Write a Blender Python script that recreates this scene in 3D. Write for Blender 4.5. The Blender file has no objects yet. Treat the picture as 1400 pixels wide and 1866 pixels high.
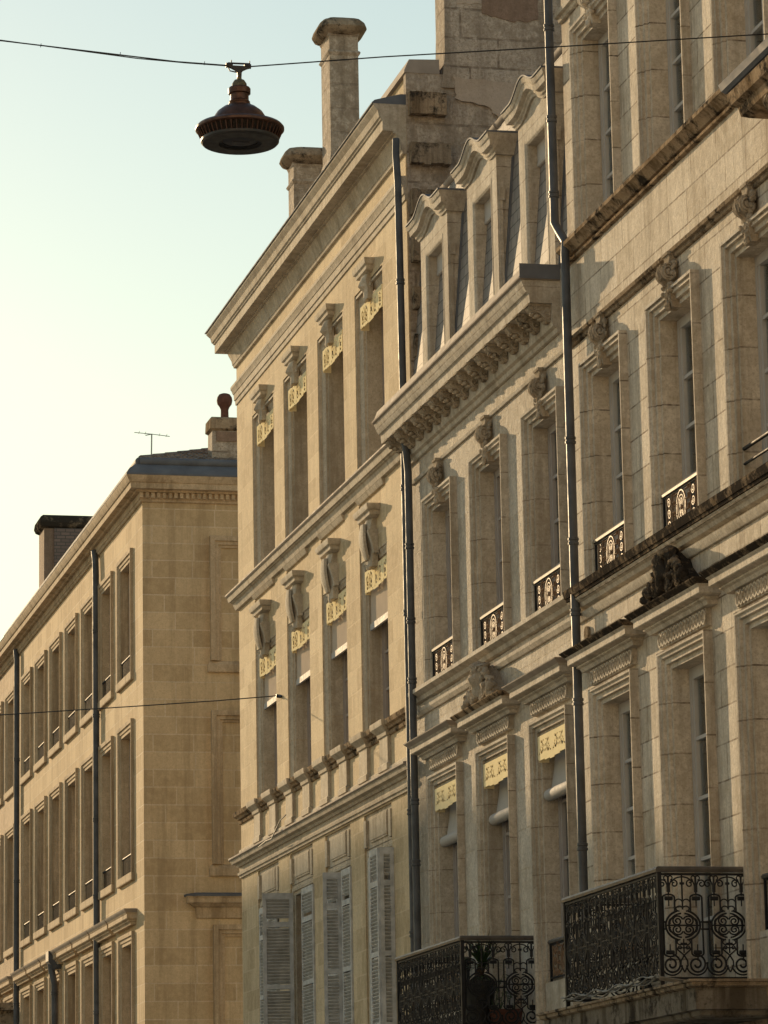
import bpy, bmesh, math, random
from mathutils import Vector, Matrix, noise
random.seed(7)
R = math.radians
S = bpy.context.scene
COL = S.collection
PI = math.pi

# ------------------------------------------------------------------ camera
yaw, pitch, roll = R(13.1745), R(11.3323), R(-1.0719)
fw = Vector((math.sin(yaw)*math.cos(pitch), math.cos(yaw)*math.cos(pitch), math.sin(pitch)))
r0 = Vector((math.cos(yaw), -math.sin(yaw), 0)); u0 = r0.cross(fw)
rt = r0*math.cos(roll)+u0*math.sin(roll); up = -r0*math.sin(roll)+u0*math.cos(roll)
cd = bpy.data.cameras.new('camera'); cam = bpy.data.objects.new('camera', cd); COL.objects.link(cam)
M = Matrix((rt, up, -fw)).transposed().to_4x4(); M.translation = (0, 0, 1.6)
cam.matrix_world = M
cd.sensor_fit = 'HORIZONTAL'; cd.sensor_width = 36.0; cd.lens = 36.0*6470/1400
cd.clip_start = 0.5; cd.clip_end = 3000
S.camera = cam

# ------------------------------------------------------------------ sky, sun, exposure
SUN_AZ, SUN_EL = R(-13.0), R(13.6)        # azimuth measured from +Y towards +X
w = bpy.data.worlds.new('World'); S.world = w; w.use_nodes = True
nt = w.node_tree; nt.nodes.clear()
sky = nt.nodes.new('ShaderNodeTexSky'); sky.sky_type = 'NISHITA'; sky.sun_disc = False
sky.sun_elevation = SUN_EL; sky.sun_rotation = SUN_AZ
sky.air_density = 1.6; sky.dust_density = 0.3; sky.ozone_density = 0.6; sky.altitude = 10
bg = nt.nodes.new('ShaderNodeBackground'); bg.inputs[1].default_value = 0.062
wo = nt.nodes.new('ShaderNodeOutputWorld')
nt.links.new(sky.outputs[0], bg.inputs[0]); nt.links.new(bg.outputs[0], wo.inputs[0])
sd = bpy.data.lights.new('sun', 'SUN'); sd.energy = 2.55; sd.angle = R(0.53); sd.color = (1.0, 0.72, 0.41)
sun = bpy.data.objects.new('sun', sd); COL.objects.link(sun)
tosun = Vector((math.sin(SUN_AZ)*math.cos(SUN_EL), math.cos(SUN_AZ)*math.cos(SUN_EL), math.sin(SUN_EL)))
sun.rotation_euler = tosun.to_track_quat('Z', 'Y').to_euler(); sun.location = tosun*60
S.view_settings.view_transform = 'Standard'; S.view_settings.look = 'None'
S.view_settings.exposure = 1.2; S.view_settings.gamma = 1.0
S.render.engine = 'CYCLES'
S.cycles.max_bounces = 6; S.cycles.diffuse_bounces = 4

# ------------------------------------------------------------------ materials
class NB:
    def __init__(s, name):
        s.m = bpy.data.materials.new(name); s.m.use_nodes = True
        s.t = s.m.node_tree; s.t.nodes.clear()
        s.out = s.n('OutputMaterial'); s.b = s.n('BsdfPrincipled')
        s.l(s.b.outputs[0], s.out.inputs[0])
    def n(s, k, **kw):
        x = s.t.nodes.new('ShaderNode'+k)
        for a, v in kw.items(): setattr(x, a, v)
        return x
    def l(s, a, b): s.t.links.new(a, b)
    def math(s, op, a, b=None, c=None):
        x = s.n('Math', operation=op)
        for i, v in enumerate((a, b, c)):
            if v is None: continue
            if hasattr(v, 'links'): s.l(v, x.inputs[i])
            else: x.inputs[i].default_value = v
        return x.outputs[0]
    def noise(s, vec, scale, detail=4, rough=.55, stretch=None):
        if stretch:
            mp = s.n('Mapping'); mp.inputs['Scale'].default_value = stretch; s.l(vec, mp.inputs[0]); vec = mp.outputs[0]
        x = s.n('TexNoise'); x.inputs['Scale'].default_value = scale; x.inputs['Detail'].default_value = detail
        x.inputs['Roughness'].default_value = rough; s.l(vec, x.inputs['Vector']); return x.outputs[0]
    def ramp(s, v, a, b, va=0., vb=1.):
        x = s.n('MapRange'); s.l(v, x.inputs[0])
        x.inputs[1].default_value = a; x.inputs[2].default_value = b
        x.inputs[3].default_value = va; x.inputs[4].default_value = vb; return x.outputs[0]
    def mix(s, f, a, b, mode='MIX'):
        x = s.n('Mix', data_type='RGBA', blend_type=mode)
        for k, v in ((0, f), (6, a), (7, b)):
            if hasattr(v, 'links'): s.l(v, x.inputs[k])
            else: x.inputs[k].default_value = v if k == 0 else (*v[:3], 1)
        return x.outputs[2]

def stone(name, base, joint=None, bw=.78, bh=.33, jw=.007, var=.10, mott=.22, streak=.25, dark=.0, rough_bump=.5, bscale=9., fine=60., jbump=.5, bdist=.02, dirtcol=(.045, .038, .032)):
    base = tuple(min(.72, c*1.12) for c in base)
    k = NB(name); g = k.n('NewGeometry'); P = g.outputs['Position']
    sp = k.n('SeparateXYZ'); k.l(P, sp.inputs[0]); sn = k.n('SeparateXYZ'); k.l(g.outputs['True Normal'], sn.inputs[0])
    side = k.math('LESS_THAN', k.math('ABSOLUTE', sn.outputs[0]), .6)
    u = k.math('ADD', k.math('MULTIPLY', sp.outputs[0], side), k.math('MULTIPLY', sp.outputs[1], k.math('SUBTRACT', 1., side)))
    wob = k.noise(P, 1.7, 2); u2 = k.math('ADD', u, k.math('MULTIPLY', wob, .02)); z2 = k.math('ADD', sp.outputs[2], k.math('MULTIPLY', wob, .015))
    cv = k.n('CombineXYZ'); k.l(u2, cv.inputs[0]); k.l(z2, cv.inputs[1])
    n1 = k.noise(P, .9, 5, .6); n2 = k.noise(P, 7., 5, .65); n3 = k.noise(P, fine, 3, .6)
    hi = tuple(c*(1+var) for c in base); lo = tuple(c*(1-var)*f for c, f in zip(base, (1, .95, .88)))
    h = None
    if joint:
        br = k.n('TexBrick'); k.l(cv.outputs[0], br.inputs['Vector'])
        br.inputs['Color1'].default_value = (*hi, 1); br.inputs['Color2'].default_value = (*lo, 1); br.inputs['Mortar'].default_value = (*joint, 1)
        br.inputs['Scale'].default_value = 1; br.inputs['Brick Width'].default_value = bw; br.inputs['Row Height'].default_value = bh
        br.inputs['Mortar Size'].default_value = jw; br.inputs['Mortar Smooth'].default_value = .2; br.offset = .43; br.squash = 1.3; br.squash_frequency = 3
        c = br.outputs[0]; h = br.outputs[1]
    else:
        c = k.mix(k.ramp(n1, .35, .65), lo, hi)
    c = k.mix(k.ramp(n1, .36, .66, 0, mott*2.2), c, tuple(b*f for b, f in zip(base, (.66, .62, .56))))
    c = k.mix(k.ramp(n2, .44, .64, 0, mott*2.2), c, tuple(min(1, b*f) for b, f in zip(base, (1.28, 1.27, 1.25))))
    n4 = k.noise(P, 26., 4, .7)
    c = k.mix(k.ramp(n4, .46, .62, 0, mott*1.7), c, tuple(b*f for b, f in zip(base, (.60, .55, .48))))
    c = k.mix(k.ramp(n3, .56, .66, 0, .40), c, tuple(b*.42 for b in base))
    st = k.noise(P, 1.0, 6, .7, (3.4, 3.4, .22))
    c = k.mix(k.ramp(st, .49, .63, 0, streak*1.7), c, tuple(b*f for b, f in zip(base, (.42, .38, .33))))
    if dark:
        d = k.noise(P, 4.2, 7, .75)
        c = k.mix(k.ramp(d, .60-dark*.4, .72-dark*.4), c, dirtcol)
    k.l(c, k.b.inputs['Base Color']); k.b.inputs['Roughness'].default_value = .92; k.b.inputs['Specular IOR Level'].default_value = 0. if dark else .18
    hn = k.math('ADD', k.math('MULTIPLY', k.noise(P, bscale, 6, .7), 1.0), k.math('MULTIPLY', n3, .25))
    if h is not None: hn = k.math('SUBTRACT', hn, k.math('MULTIPLY', h, jbump))
    bp = k.n('Bump'); bp.inputs['Strength'].default_value = rough_bump; bp.inputs['Distance'].default_value = bdist
    k.l(hn, bp.inputs['Height']); k.l(bp.outputs[0], k.b.inputs['Normal'])
    return k.m

def plain(name, col, rough=.5, metal=0., spec=.5, var=.15, vs=6., bump=0., bs=20.):
    k = NB(name); g = k.n('NewGeometry'); P = g.outputs['Position']
    n = k.noise(P, vs, 4)
    c = k.mix(k.ramp(n, .3, .7), tuple(x*(1-var) for x in col), tuple(min(1, x*(1+var)) for x in col))
    k.l(c, k.b.inputs['Base Color']); k.b.inputs['Metallic'].default_value = metal; k.b.inputs['Specular IOR Level'].default_value = spec
    k.l(k.ramp(k.noise(P, vs*2.3, 3), .3, .7, max(0, rough-.08), min(1, rough+.08)), k.b.inputs['Roughness'])
    if bump:
        bp = k.n('Bump'); bp.inputs['Strength'].default_value = bump; bp.inputs['Distance'].default_value = .01
        k.l(k.noise(P, bs, 4), bp.inputs['Height']); k.l(bp.outputs[0], k.b.inputs['Normal'])
    return k.m

def glassmat(name, tint=.12):
    k = NB(name); gl = k.n('BsdfGlossy'); gl.inputs['Roughness'].default_value = .03; gl.inputs[0].default_value = (.9, .92, .95, 1)
    tr = k.n('BsdfTransparent'); tr.inputs[0].default_value = (.86, .88, .87, 1)
    fr = k.n('LayerWeight'); fr.inputs[0].default_value = .25
    mx = k.n('MixShader'); k.l(k.math('MULTIPLY', fr.outputs[0], .75), mx.inputs[0]); k.l(tr.outputs[0], mx.inputs[1]); k.l(gl.outputs[0], mx.inputs[2])
    k.l(mx.outputs[0], k.out.inputs[0]); return k.m

def slatemat(name):
    k = NB(name); g = k.n('NewGeometry'); P = g.outputs['Position']; sp = k.n('SeparateXYZ'); k.l(P, sp.inputs[0])
    cv = k.n('CombineXYZ'); k.l(sp.outputs[1], cv.inputs[0]); k.l(sp.outputs[2], cv.inputs[1])
    br = k.n('TexBrick'); k.l(cv.outputs[0], br.inputs['Vector']); br.inputs['Scale'].default_value = 1
    br.inputs['Brick Width'].default_value = .22; br.inputs['Row Height'].default_value = .155; br.inputs['Mortar Size'].default_value = .006
    br.inputs['Color1'].default_value = (.27, .25, .235, 1); br.inputs['Color2'].default_value = (.19, .18, .175, 1); br.inputs['Mortar'].default_value = (.02, .02, .022, 1)
    k.l(k.mix(k.ramp(k.noise(P, 11, 4), .3, .7, 0, .4), br.outputs[0], (.25, .23, .21)), k.b.inputs['Base Color']); k.b.inputs['Roughness'].default_value = .72; k.b.inputs['Specular IOR Level'].default_value = .22
    fr = k.math('FRACT', k.math('DIVIDE', sp.outputs[2], .155))
    hn = k.math('SUBTRACT', k.math('MULTIPLY', k.noise(P, 25, 4), .3), k.math('ADD', k.math('MULTIPLY', fr, .6), br.outputs[1]))
    bp = k.n('Bump'); bp.inputs['Strength'].default_value = .5; bp.inputs['Distance'].default_value = .012; k.l(hn, bp.inputs['Height']); k.l(bp.outputs[0], k.b.inputs['Normal'])
    return k.m

def brickmat(name):
    k = NB(name); g = k.n('NewGeometry'); P = g.outputs['Position']; sp = k.n('SeparateXYZ'); k.l(P, sp.inputs[0])
    cv = k.n('CombineXYZ'); k.l(k.math('ADD', sp.outputs[0], sp.outputs[1]), cv.inputs[0]); k.l(sp.outputs[2], cv.inputs[1])
    br = k.n('TexBrick'); k.l(cv.outputs[0], br.inputs['Vector']); br.inputs['Scale'].default_value = 1
    br.inputs['Brick Width'].default_value = .24; br.inputs['Row Height'].default_value = .09; br.inputs['Mortar Size'].default_value = .012
    br.inputs['Color1'].default_value = (.22, .16, .14, 1); br.inputs['Color2'].default_value = (.16, .12, .11, 1); br.inputs['Mortar'].default_value = (.09, .08, .075, 1)
    k.l(br.outputs[0], k.b.inputs['Base Color']); k.b.inputs['Roughness'].default_value = .9
    return k.m

MAT = dict(
    b1=stone('limestone_house_right', (.54, .49, .42), (.16, .115, .08), .62, .36, .0095, .19, .25, .30, rough_bump=.6, bscale=16),
    b1t=stone('limestone_trim_right', (.51, .47, .41), (.10, .075, .055), 5., .52, .009, .06, .28, .35, rough_bump=.4, bscale=18),
    b2=stone('rough_limestone', (.53, .49, .43), (.62, .53, .41), 1.1, .47, .010, .12, .30, .18, rough_bump=1., bscale=15, fine=45, bdist=.03),
    b2t=stone('limestone_trim_middle', (.48, .445, .39), (.17, .13, .10), 6., .55, .007, .05, .28, .3, rough_bump=.45, bscale=18),
    b3=stone('yellow_ashlar', (.53, .435, .295), (.68, .55, .38), .66, .335, .012, .19, .20, .14, rough_bump=.4, bscale=18),
    b3t=stone('ashlar_trim', (.48, .43, .355), (.55, .44, .30), 1.6, 3., .010, .06, .25, .3, rough_bump=.3, bscale=18),
    b4=stone('corner_ashlar', (.53, .415, .265), (.70, .58, .42), .8, .345, .013, .17, .15, .22, rough_bump=.35, bscale=14),
    b4t=stone('corner_trim', (.50, .40, .28), None, rough_bump=.3, streak=.4),
    b5=stone('pinkish_ashlar', (.50, .39, .275), (.55, .43, .3), .8, .345, .008, .10, .25, .25, rough_bump=.3),
    gable=stone('weathered_gable', (.42, .365, .31), (.22, .17, .13), .95, .42, .016, .18, .42, .3, rough_bump=.9, bscale=7, bdist=.03),
    plaster=stone('bare_plaster_patch', (.46, .39, .33), None, rough_bump=.4, mott=.12, streak=.1),
    smoke=stone('sooty_plaster', (.25, .18, .14), None, rough_bump=.4),
    crust=stone('black_crust_stone', (.24, .19, .14), None, streak=.5, dark=.55, rough_bump=.8, bscale=20),
    halfcrust=stone('sooted_stone', (.36, .28, .20), None, streak=.55, dark=.26, rough_bump=.5, bscale=16),
    carve=stone('carved_stone', (.42, .37, .305), None, streak=.3, dark=.08, rough_bump=.8, bscale=26, bdist=.03),
    carvedark=stone('dark_carved_stone', (.33, .27, .205), None, streak=.4, dark=.26, rough_bump=.8, bscale=26, bdist=.03),
    zinc=plain('zinc_sheet', (.13, .14, .16), .75, 0., .1, .2, 3),
    zinclit=plain('sunlit_zinc', (.32, .275, .235), .8, 0., .1, .15, 3),  # warmer, paler copy of the zinc with the sunlight put into its colour
    pipe=plain('dark_painted_pipe', (.075, .08, .09), .55, 0., .35, .35, 4, .2, 9),
    iron=plain('black_ironwork', (.016, .017, .020), .65, .0, .2, .3, 9),
    rail=plain('worn_iron_handrail', (.07, .062, .055), .5, .0, .45, .4, 9),
    sunlit_iron=plain('sunlit_ironwork', (.20, .125, .075), .6, .0, .35, .3, 20),  # bronze tone stands for sun catching the black scrollwork
    frame=plain('grey_window_paint', (.36, .335, .325), .7, 0, .15, .08),
    framew=plain('white_window_paint', (.45, .435, .42), .7, 0, .15, .06),
    frameb=plain('beige_window_paint', (.37, .32, .29), .7, 0, .15, .08),
    shutter=plain('grey_shutter_paint', (.45, .455, .45), .65, 0, .25, .25, 7, .2, 14),
    cream=plain('cream_painted_metal', (.90, .77, .48), .9, 0, .0, .06),
    blind=plain('pale_blind_cloth', (.52, .44, .36), .95, 0, .0, .05),
    blindg=plain('grey_blind_cloth', (.40, .385, .37), .8, 0, .2, .05),
    curtain=plain('sheer_curtain', (.58, .55, .52), .9, 0, .1, .25, 9),
    dark=plain('dark_interior', (.03, .027, .025), .9, 0, .1, .1),
    slate=slatemat('slate_tiles'),
    tile=plain('clay_canal_tile', (.20, .165, .14), .85, 0, .2, .45, 4, .4, 12),
    terracotta=plain('terracotta', (.13, .06, .045), .8, 0, .2, .25, 8),
    brick=brickmat('dark_brick'),
    slab=stone('streaked_grey_slab', (.17, .155, .135), None, streak=.6, dark=.22, rough_bump=.5, bscale=14),
    copper=plain('oxidised_copper', (.085, .042, .028), .42, .6, .5, .5, 14, .15, 30),
    patina=plain('green_patina', (.13, .115, .07), .6, .4, .4, .3, 20),
    lampdark=plain('dark_lamp_metal', (.035, .033, .033), .5, .3, .4, .2),
    lens=plain('dull_lamp_lens', (.045, .042, .045), .6, 0, .5, .1),
    wire=plain('steel_wire', (.02, .02, .022), .5, .3, .4, .1),
    cable=plain('dusty_cable', (.20, .19, .17), .6, 0, .3, .3),
    alu=plain('dull_aluminium', (.30, .30, .29), .4, .6, .5, .1),
    leaf=plain('palm_leaf', (.045, .085, .03), .5, 0, .4, .35, 12),
    trunk=plain('palm_trunk', (.06, .045, .03), .9, 0, .2, .4, 25, .6, 40),
    potdark=plain('black_plastic_pot', (.02, .02, .02), .5, 0, .4, .2),
    asphalt=plain('asphalt', (.10, .095, .09), .9, 0, .3, .2, 3, .3, 80),
    paving=plain('stone_paving', (.44, .425, .40), .9, 0, .3, .2, 2),
    opp=stone('opposite_limestone', (.60, .57, .52), (.35, .28, .2), .8, .35, .008),  # pale tone raised so the unseen houses bounce more light
)
MAT['glass'] = glassmat('window_glass')

# ------------------------------------------------------------------ mesh helpers
class MB:
    def __init__(s): s.v = []; s.f = []
    def add(s, vs, fs):
        o = len(s.v); s.v += [tuple(p) for p in vs]; s.f += [tuple(i+o for i in q) for q in fs]; return s
    def box(s, x0, x1, y0, y1, z0, z1):
        return s.add([(x0,y0,z0),(x1,y0,z0),(x1,y1,z0),(x0,y1,z0),(x0,y0,z1),(x1,y0,z1),(x1,y1,z1),(x0,y1,z1)],
                     [(0,3,2,1),(4,5,6,7),(0,1,5,4),(1,2,6,5),(2,3,7,6),(3,0,4,7)])
    def loops(s, L, closed=True, caps=True):
        n = len(L[0]); o = len(s.v)
        for l in L: s.v += [tuple(p) for p in l]
        for i in range(len(L)-1):
            for j in range(n if closed else n-1):
                k = (j+1) % n; s.f.append((o+i*n+j, o+i*n+k, o+(i+1)*n+k, o+(i+1)*n+j))
        if caps:
            s.f.append(tuple(o+j for j in range(n))[::-1]); m = o+(len(L)-1)*n; s.f.append(tuple(m+j for j in range(n)))
        return s
    def ring(s, yN, yF, prof, rN=1, rF=1, x=11., back=.03):
        # horizontal moulding: prof = (projection, z) from bottom to top, mitred returns where rN / rF = 1
        return s.loops([[(x+back, yN-p*rN, z), (x-p, yN-p*rN, z), (x-p, yF+p*rF, z), (x+back, yF+p*rF, z)] for p, z in prof])
    def rect(s, x0, x1, y0, y1, prof):
        return s.loops([[(x0-p, y0-p, z), (x1+p, y0-p, z), (x1+p, y1+p, z), (x0-p, y1+p, z)] for p, z in prof])
    def portal(s, yN, yF, zB, zT, prof, x=11.):
        # architrave: closed profile of (outward offset, projection), swept up, across and down
        n = len(prof); L = []
        for st in range(4):
            l = []
            for o, p in prof:
                y = yF+o if st < 2 else yN-o; z = zT+o if st in (1, 2) else zB
                l.append((x-p, y, z))
            L.append(l)
        return s.loops(L)
    def extr_y(s, prof, y0, y1):     # prof of (x,z)
        return s.loops([[(x, y0, z) for x, z in prof], [(x, y1, z) for x, z in prof]])
    def extr_x(s, prof, x0, x1):     # prof of (y,z)
        return s.loops([[(x0, y, z) for y, z in prof], [(x1, y, z) for y, z in prof]])
    def lathe(s, prof, c, n=32, axis='z', caps=True):
        L = []
        for r, h in prof:
            l = []
            for i in range(n):
                a = 2*PI*i/n; p = (r*math.cos(a), r*math.sin(a), h)
                if axis == 'y': p = (p[0], h, p[1])
                if axis == 'x': p = (h, p[0], p[1])
                l.append((p[0]+c[0], p[1]+c[1], p[2]+c[2]))
            L.append(l)
        return s.loops(L, caps=caps)
    def tube(s, pts, r, n=5, closed=False):
        P = [Vector(p) for p in pts]; m = len(P); L = []
        if m < 2: return s
        prev = None
        for i in range(m):
            if closed: t = P[(i+1) % m]-P[i-1]
            else: t = P[min(i+1, m-1)]-P[max(i-1, 0)]
            if t.length < 1e-9: t = Vector((0, 0, 1))
            t.normalize()
            if prev is None:
                a = Vector((1, 0, 0)) if abs(t.x) < .9 else Vector((0, 1, 0))
                nn = (a-t*a.dot(t)).normalized()
            else:
                nn = prev-t*prev.dot(t); nn = nn.normalized() if nn.length > 1e-6 else prev
            prev = nn; b = t.cross(nn); rr = r[i] if isinstance(r, (list, tuple)) else r
            L.append([P[i]+nn*rr*math.cos(2*PI*k/n)+b*rr*math.sin(2*PI*k/n) for k in range(n)])
        if closed: L.append(L[0]); return s.loops(L, caps=False)
        return s.loops(L)
    def blob(s, c, rad, seed=0, amp=.25, fq=6., nu=10, nv=7):
        c = Vector(c); L = []
        for j in range(nv+1):
            th = PI*(.04+.92*j/nv); l = []
            for i in range(nu):
                a = 2*PI*i/nu; d = Vector((math.sin(th)*math.cos(a), math.sin(th)*math.sin(a), math.cos(th)))
                q = Vector((d.x*rad[0], d.y*rad[1], d.z*rad[2]))
                k = 1+amp*noise.noise((q+c)*fq+Vector((seed*3.1, 0, 0)))*1.6
                l.append(c+q*k)
            L.append(l)
        return s.loops(L)
    def wall(s, y0, y1, z0, z1, holes, x=11., t=.45):
        # solid wall with rectangular openings, holes = (yN,yF,zB,zT)
        ys = sorted({y0, y1, *[v for h in holes for v in h[:2] if y0 < v < y1]}); zs = sorted({z0, z1, *[v for h in holes for v in h[2:] if z0 < v < z1]})
        def solid(i, j):
            if i < 0 or j < 0 or i >= len(ys)-1 or j >= len(zs)-1: return False
            yc = (ys[i]+ys[i+1])/2; zc = (zs[j]+zs[j+1])/2
            return not any(h[0] < yc < h[1] and h[2] < zc < h[3] for h in holes)
        for i in range(len(ys)-1):
            for j in range(len(zs)-1):
                if not solid(i, j): continue
                a, b, c, d = ys[i], ys[i+1], zs[j], zs[j+1]
                s.add([(x, a, c), (x, b, c), (x, b, d), (x, a, d)], [(0, 3, 2, 1)])
                s.add([(x+t, a, c), (x+t, b, c), (x+t, b, d), (x+t, a, d)], [(0, 1, 2, 3)])
                if not solid(i-1, j): s.add([(x, a, c), (x+t, a, c), (x+t, a, d), (x, a, d)], [(0, 1, 2, 3)])
                if not solid(i+1, j): s.add([(x, b, c), (x+t, b, c), (x+t, b, d), (x, b, d)], [(3, 2, 1, 0)])
                if not solid(i, j-1): s.add([(x, a, c), (x+t, a, c), (x+t, b, c), (x, b, c)], [(0, 3, 2, 1)])
                if not solid(i, j+1): s.add([(x, a, d), (x+t, a, d), (x+t, b, d), (x, b, d)], [(0, 1, 2, 3)])
        return s
    def build(s, name, mat, parent=None, smooth=30, weld=False):
        me = bpy.data.meshes.new(name); o = bpy.data.objects.new(name, me); COL.objects.link(o)
        base = Vector((0, 0, 0)); q = parent
        while q is not None: base += q.location; q = q.parent
        me.from_pydata([tuple(Vector(p)-base) for p in s.v], [], s.f); 
        bm = bmesh.new(); bm.from_mesh(me)
        if weld: bmesh.ops.remove_doubles(bm, verts=bm.verts, dist=1e-4)
        bmesh.ops.recalc_face_normals(bm, faces=bm.faces); bm.to_mesh(me); bm.free()
        me.materials.append(MAT[mat])
        if smooth: me.shade_smooth(); me.set_sharp_from_angle(angle=R(smooth))
        if parent is not None: o.parent = parent
        return o

def thing(name, label, cat, loc=(0, 0, 0), group=None):
    o = bpy.data.objects.new(name, None); COL.objects.link(o); o.location = loc; o.empty_display_size = .3
    o['label'] = label; o['category'] = cat
    if group: o['group'] = group
    return o
def tag(o, label=None, cat=None, kind=None, group=None):
    for k, v in (('label', label), ('category', cat), ('kind', kind), ('group', group)):
        if v: o[k] = v
    return o
def centre(o):      # move the origin of a single-mesh thing to its base
    vs = o.data.vertices; n = len(vs)
    c = Vector((sum(v.co.x for v in vs)/n, sum(v.co.y for v in vs)/n, min(v.co.z for v in vs)))
    o.data.transform(Matrix.Translation(-c)); o.location = o.location+c; return o
def copy_part(o, dy, parent=None):
    c = o.copy(); COL.objects.link(c)
    if parent is not None: c.parent = parent
    else: c.location.y += dy
    for ch in [x for x in o.children]: copy_part(ch, 0, c)
    return c

def spiral(cx, cz, r0, r1, a0, turns, n=26):
    out = []
    for i in range(n+1):
        t = i/n; a = a0+turns*2*PI*t; r = r0+(r1-r0)*t; out.append((cx+r*math.cos(a), cz+r*math.sin(a)))
    return out
def arc(cx, cz, rx, rz, a0, a1, n=16):
    return [(cx+rx*math.cos(a0+(a1-a0)*i/n), cz+rz*math.sin(a0+(a1-a0)*i/n)) for i in range(n+1)]
def ztop(n=0): return None

# ------------------------------------------------------------------ window kit
P_ARCH = [(0, -.44), (0, -.012), (.048, -.012), (.052, .028), (.104, .030), (.110, .066), (.135, .070), (.150, .092), (.18, .094), (.18, -.40)]
P_RECESS = [(0, -.44), (0, -.125), (.045, -.125), (.05, -.09), (.09, -.085), (.13, -.06), (.16, -.055), (.165, -.012), (.20, -.012), (.20, -.40)]

def casement(yN, yF, zB, zT, xf, mat, parent, rows, leaf=.055, head=.09, curtain=None, name='window', dark=True):
    """glass pane = the window part; timber frame, curtain = sub-parts"""
    g = MB().box(xf+.02, xf+.026, yN+.03, yF-.03, zB+.03, zT-.03).build(name, 'glass', parent, 0)
    f = MB(); ym = (yN+yF)/2
    f.box(xf-.03, xf+.05, yF-.06, yF+.02, zB, zT); f.box(xf-.03, xf+.05, yN-.02, yN+.06, zB, zT)
    f.box(xf-.028, xf+.05, yN+.06, yF-.06, zT-head, zT+.02); f.box(xf-.028, xf+.05, yN+.06, yF-.06, zB, zB+.10)
    f.box(xf-.045, xf+.045, ym-.05, ym+.05, zB+.10, zT-head)
    for a, b in ((yN+.06, ym-.05), (ym+.05, yF-.06)):
        f.box(xf-.02, xf+.04, a, a+leaf, zB+.10, zT-head); f.box(xf-.02, xf+.04, b-leaf, b, zB+.10, zT-head)
        h = (zT-head-zB-.10)
        for i in range(1, rows):
            zz = zB+.10+h*i/rows; f.box(xf-.014, xf+.036, a+leaf, b-leaf, zz-.018, zz+.018)
    f.build('frame', mat, g, 0)
    if curtain:
        c = MB(); n = 48; L = []
        for i in range(n+1):
            y = yN+.04+(yF-yN-.08)*i/n; x = xf+.14+.018*math.sin(i*1.9)+.01*math.sin(i*.7)
            L.append([(x, y, zB+.05), (x, y, zT-.05)])
        c.loops(L, closed=False, caps=False); c.build('curtain', curtain, g, 60)
    return g

# ---- ironwork guard of the second-floor windows: a small panel, y0..y1
def guard_panel(yN, yF, zB, zT, x, parent):
    wd = yF-yN; h = zT-zB; ym = (yN+yF)/2; zc = (zB+zT)/2-.01
    m = MB(); rr = .0105
    for y in (yN+.02, yF-.02): m.box(x-.012, x+.012, y-.012, y+.012, zB-.02, zT)
    m.box(x-.010, x+.010, yN+.032, yF-.032, zB+.015, zB+.035)
    m.box(x-.010, x+.010, yN+.032, yF-.032, zT-.045, zT-.028)
    g = m.build('guard_rail', 'iron', parent, 0)
    o = MB()
    for s_ in (1, .72): o.tube([(x, ym+.15*s_*math.cos(a), zc+(h*.40)*s_*math.sin(a)) for a in [2*PI*i/28 for i in range(28)]], rr*(1 if s_ == 1 else .8), 5, True)
    for q in range(2):
        sg = 1 if q else -1
        o.tube([(x, ym+sg*a, zc+b) for a, b in spiral(.0, .055, .055, .012, -PI/2, 1.4)], rr*.7)
        o.tube([(x, ym+sg*a, zc-b) for a, b in spiral(.0, .055, .055, .012, -PI/2, 1.4)], rr*.7)
    o.blob((x, ym, zc), (.02, .03, .03), 1)
    for sg in (-1, 1):
        for k in range(4):
            zz = zc-h*.36+k*h*.24
            o.tube([(x, ym+sg*.14, zz), (x, ym+sg*.235, zz), (x, ym+sg*.235, zz+h*.10), (x, ym+sg*.30, zz+h*.10)], rr*1.25, 4)
        o.tube([(x, ym+sg*.30, zB+.03), (x, ym+sg*.30, zT-.03)], rr, 4)
        for k in range(3):
            o.tube([(x, ym+sg*(.40)+a, zB+.085+k*.12+b) for a, b in spiral(0, 0, .055, .012, 0, 1.6*sg)], rr*.8)
        o.tube([(x, ym+sg*.48, zB+.03), (x, ym+sg*.48, zT-.03)], rr*.8, 4)
    o.build('scrollwork', 'sunlit_iron', parent, 60)
    MB().loops([[(x+a, y, zT+b) for a, b in ((-.028, -.025), (-.032, 0), (-.018, .018), (.018, .018), (.032, 0), (.028, -.025))] for y in (yN-.01, yF+.01)]).build('handrail', 'rail', parent, 40)
    return g

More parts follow.
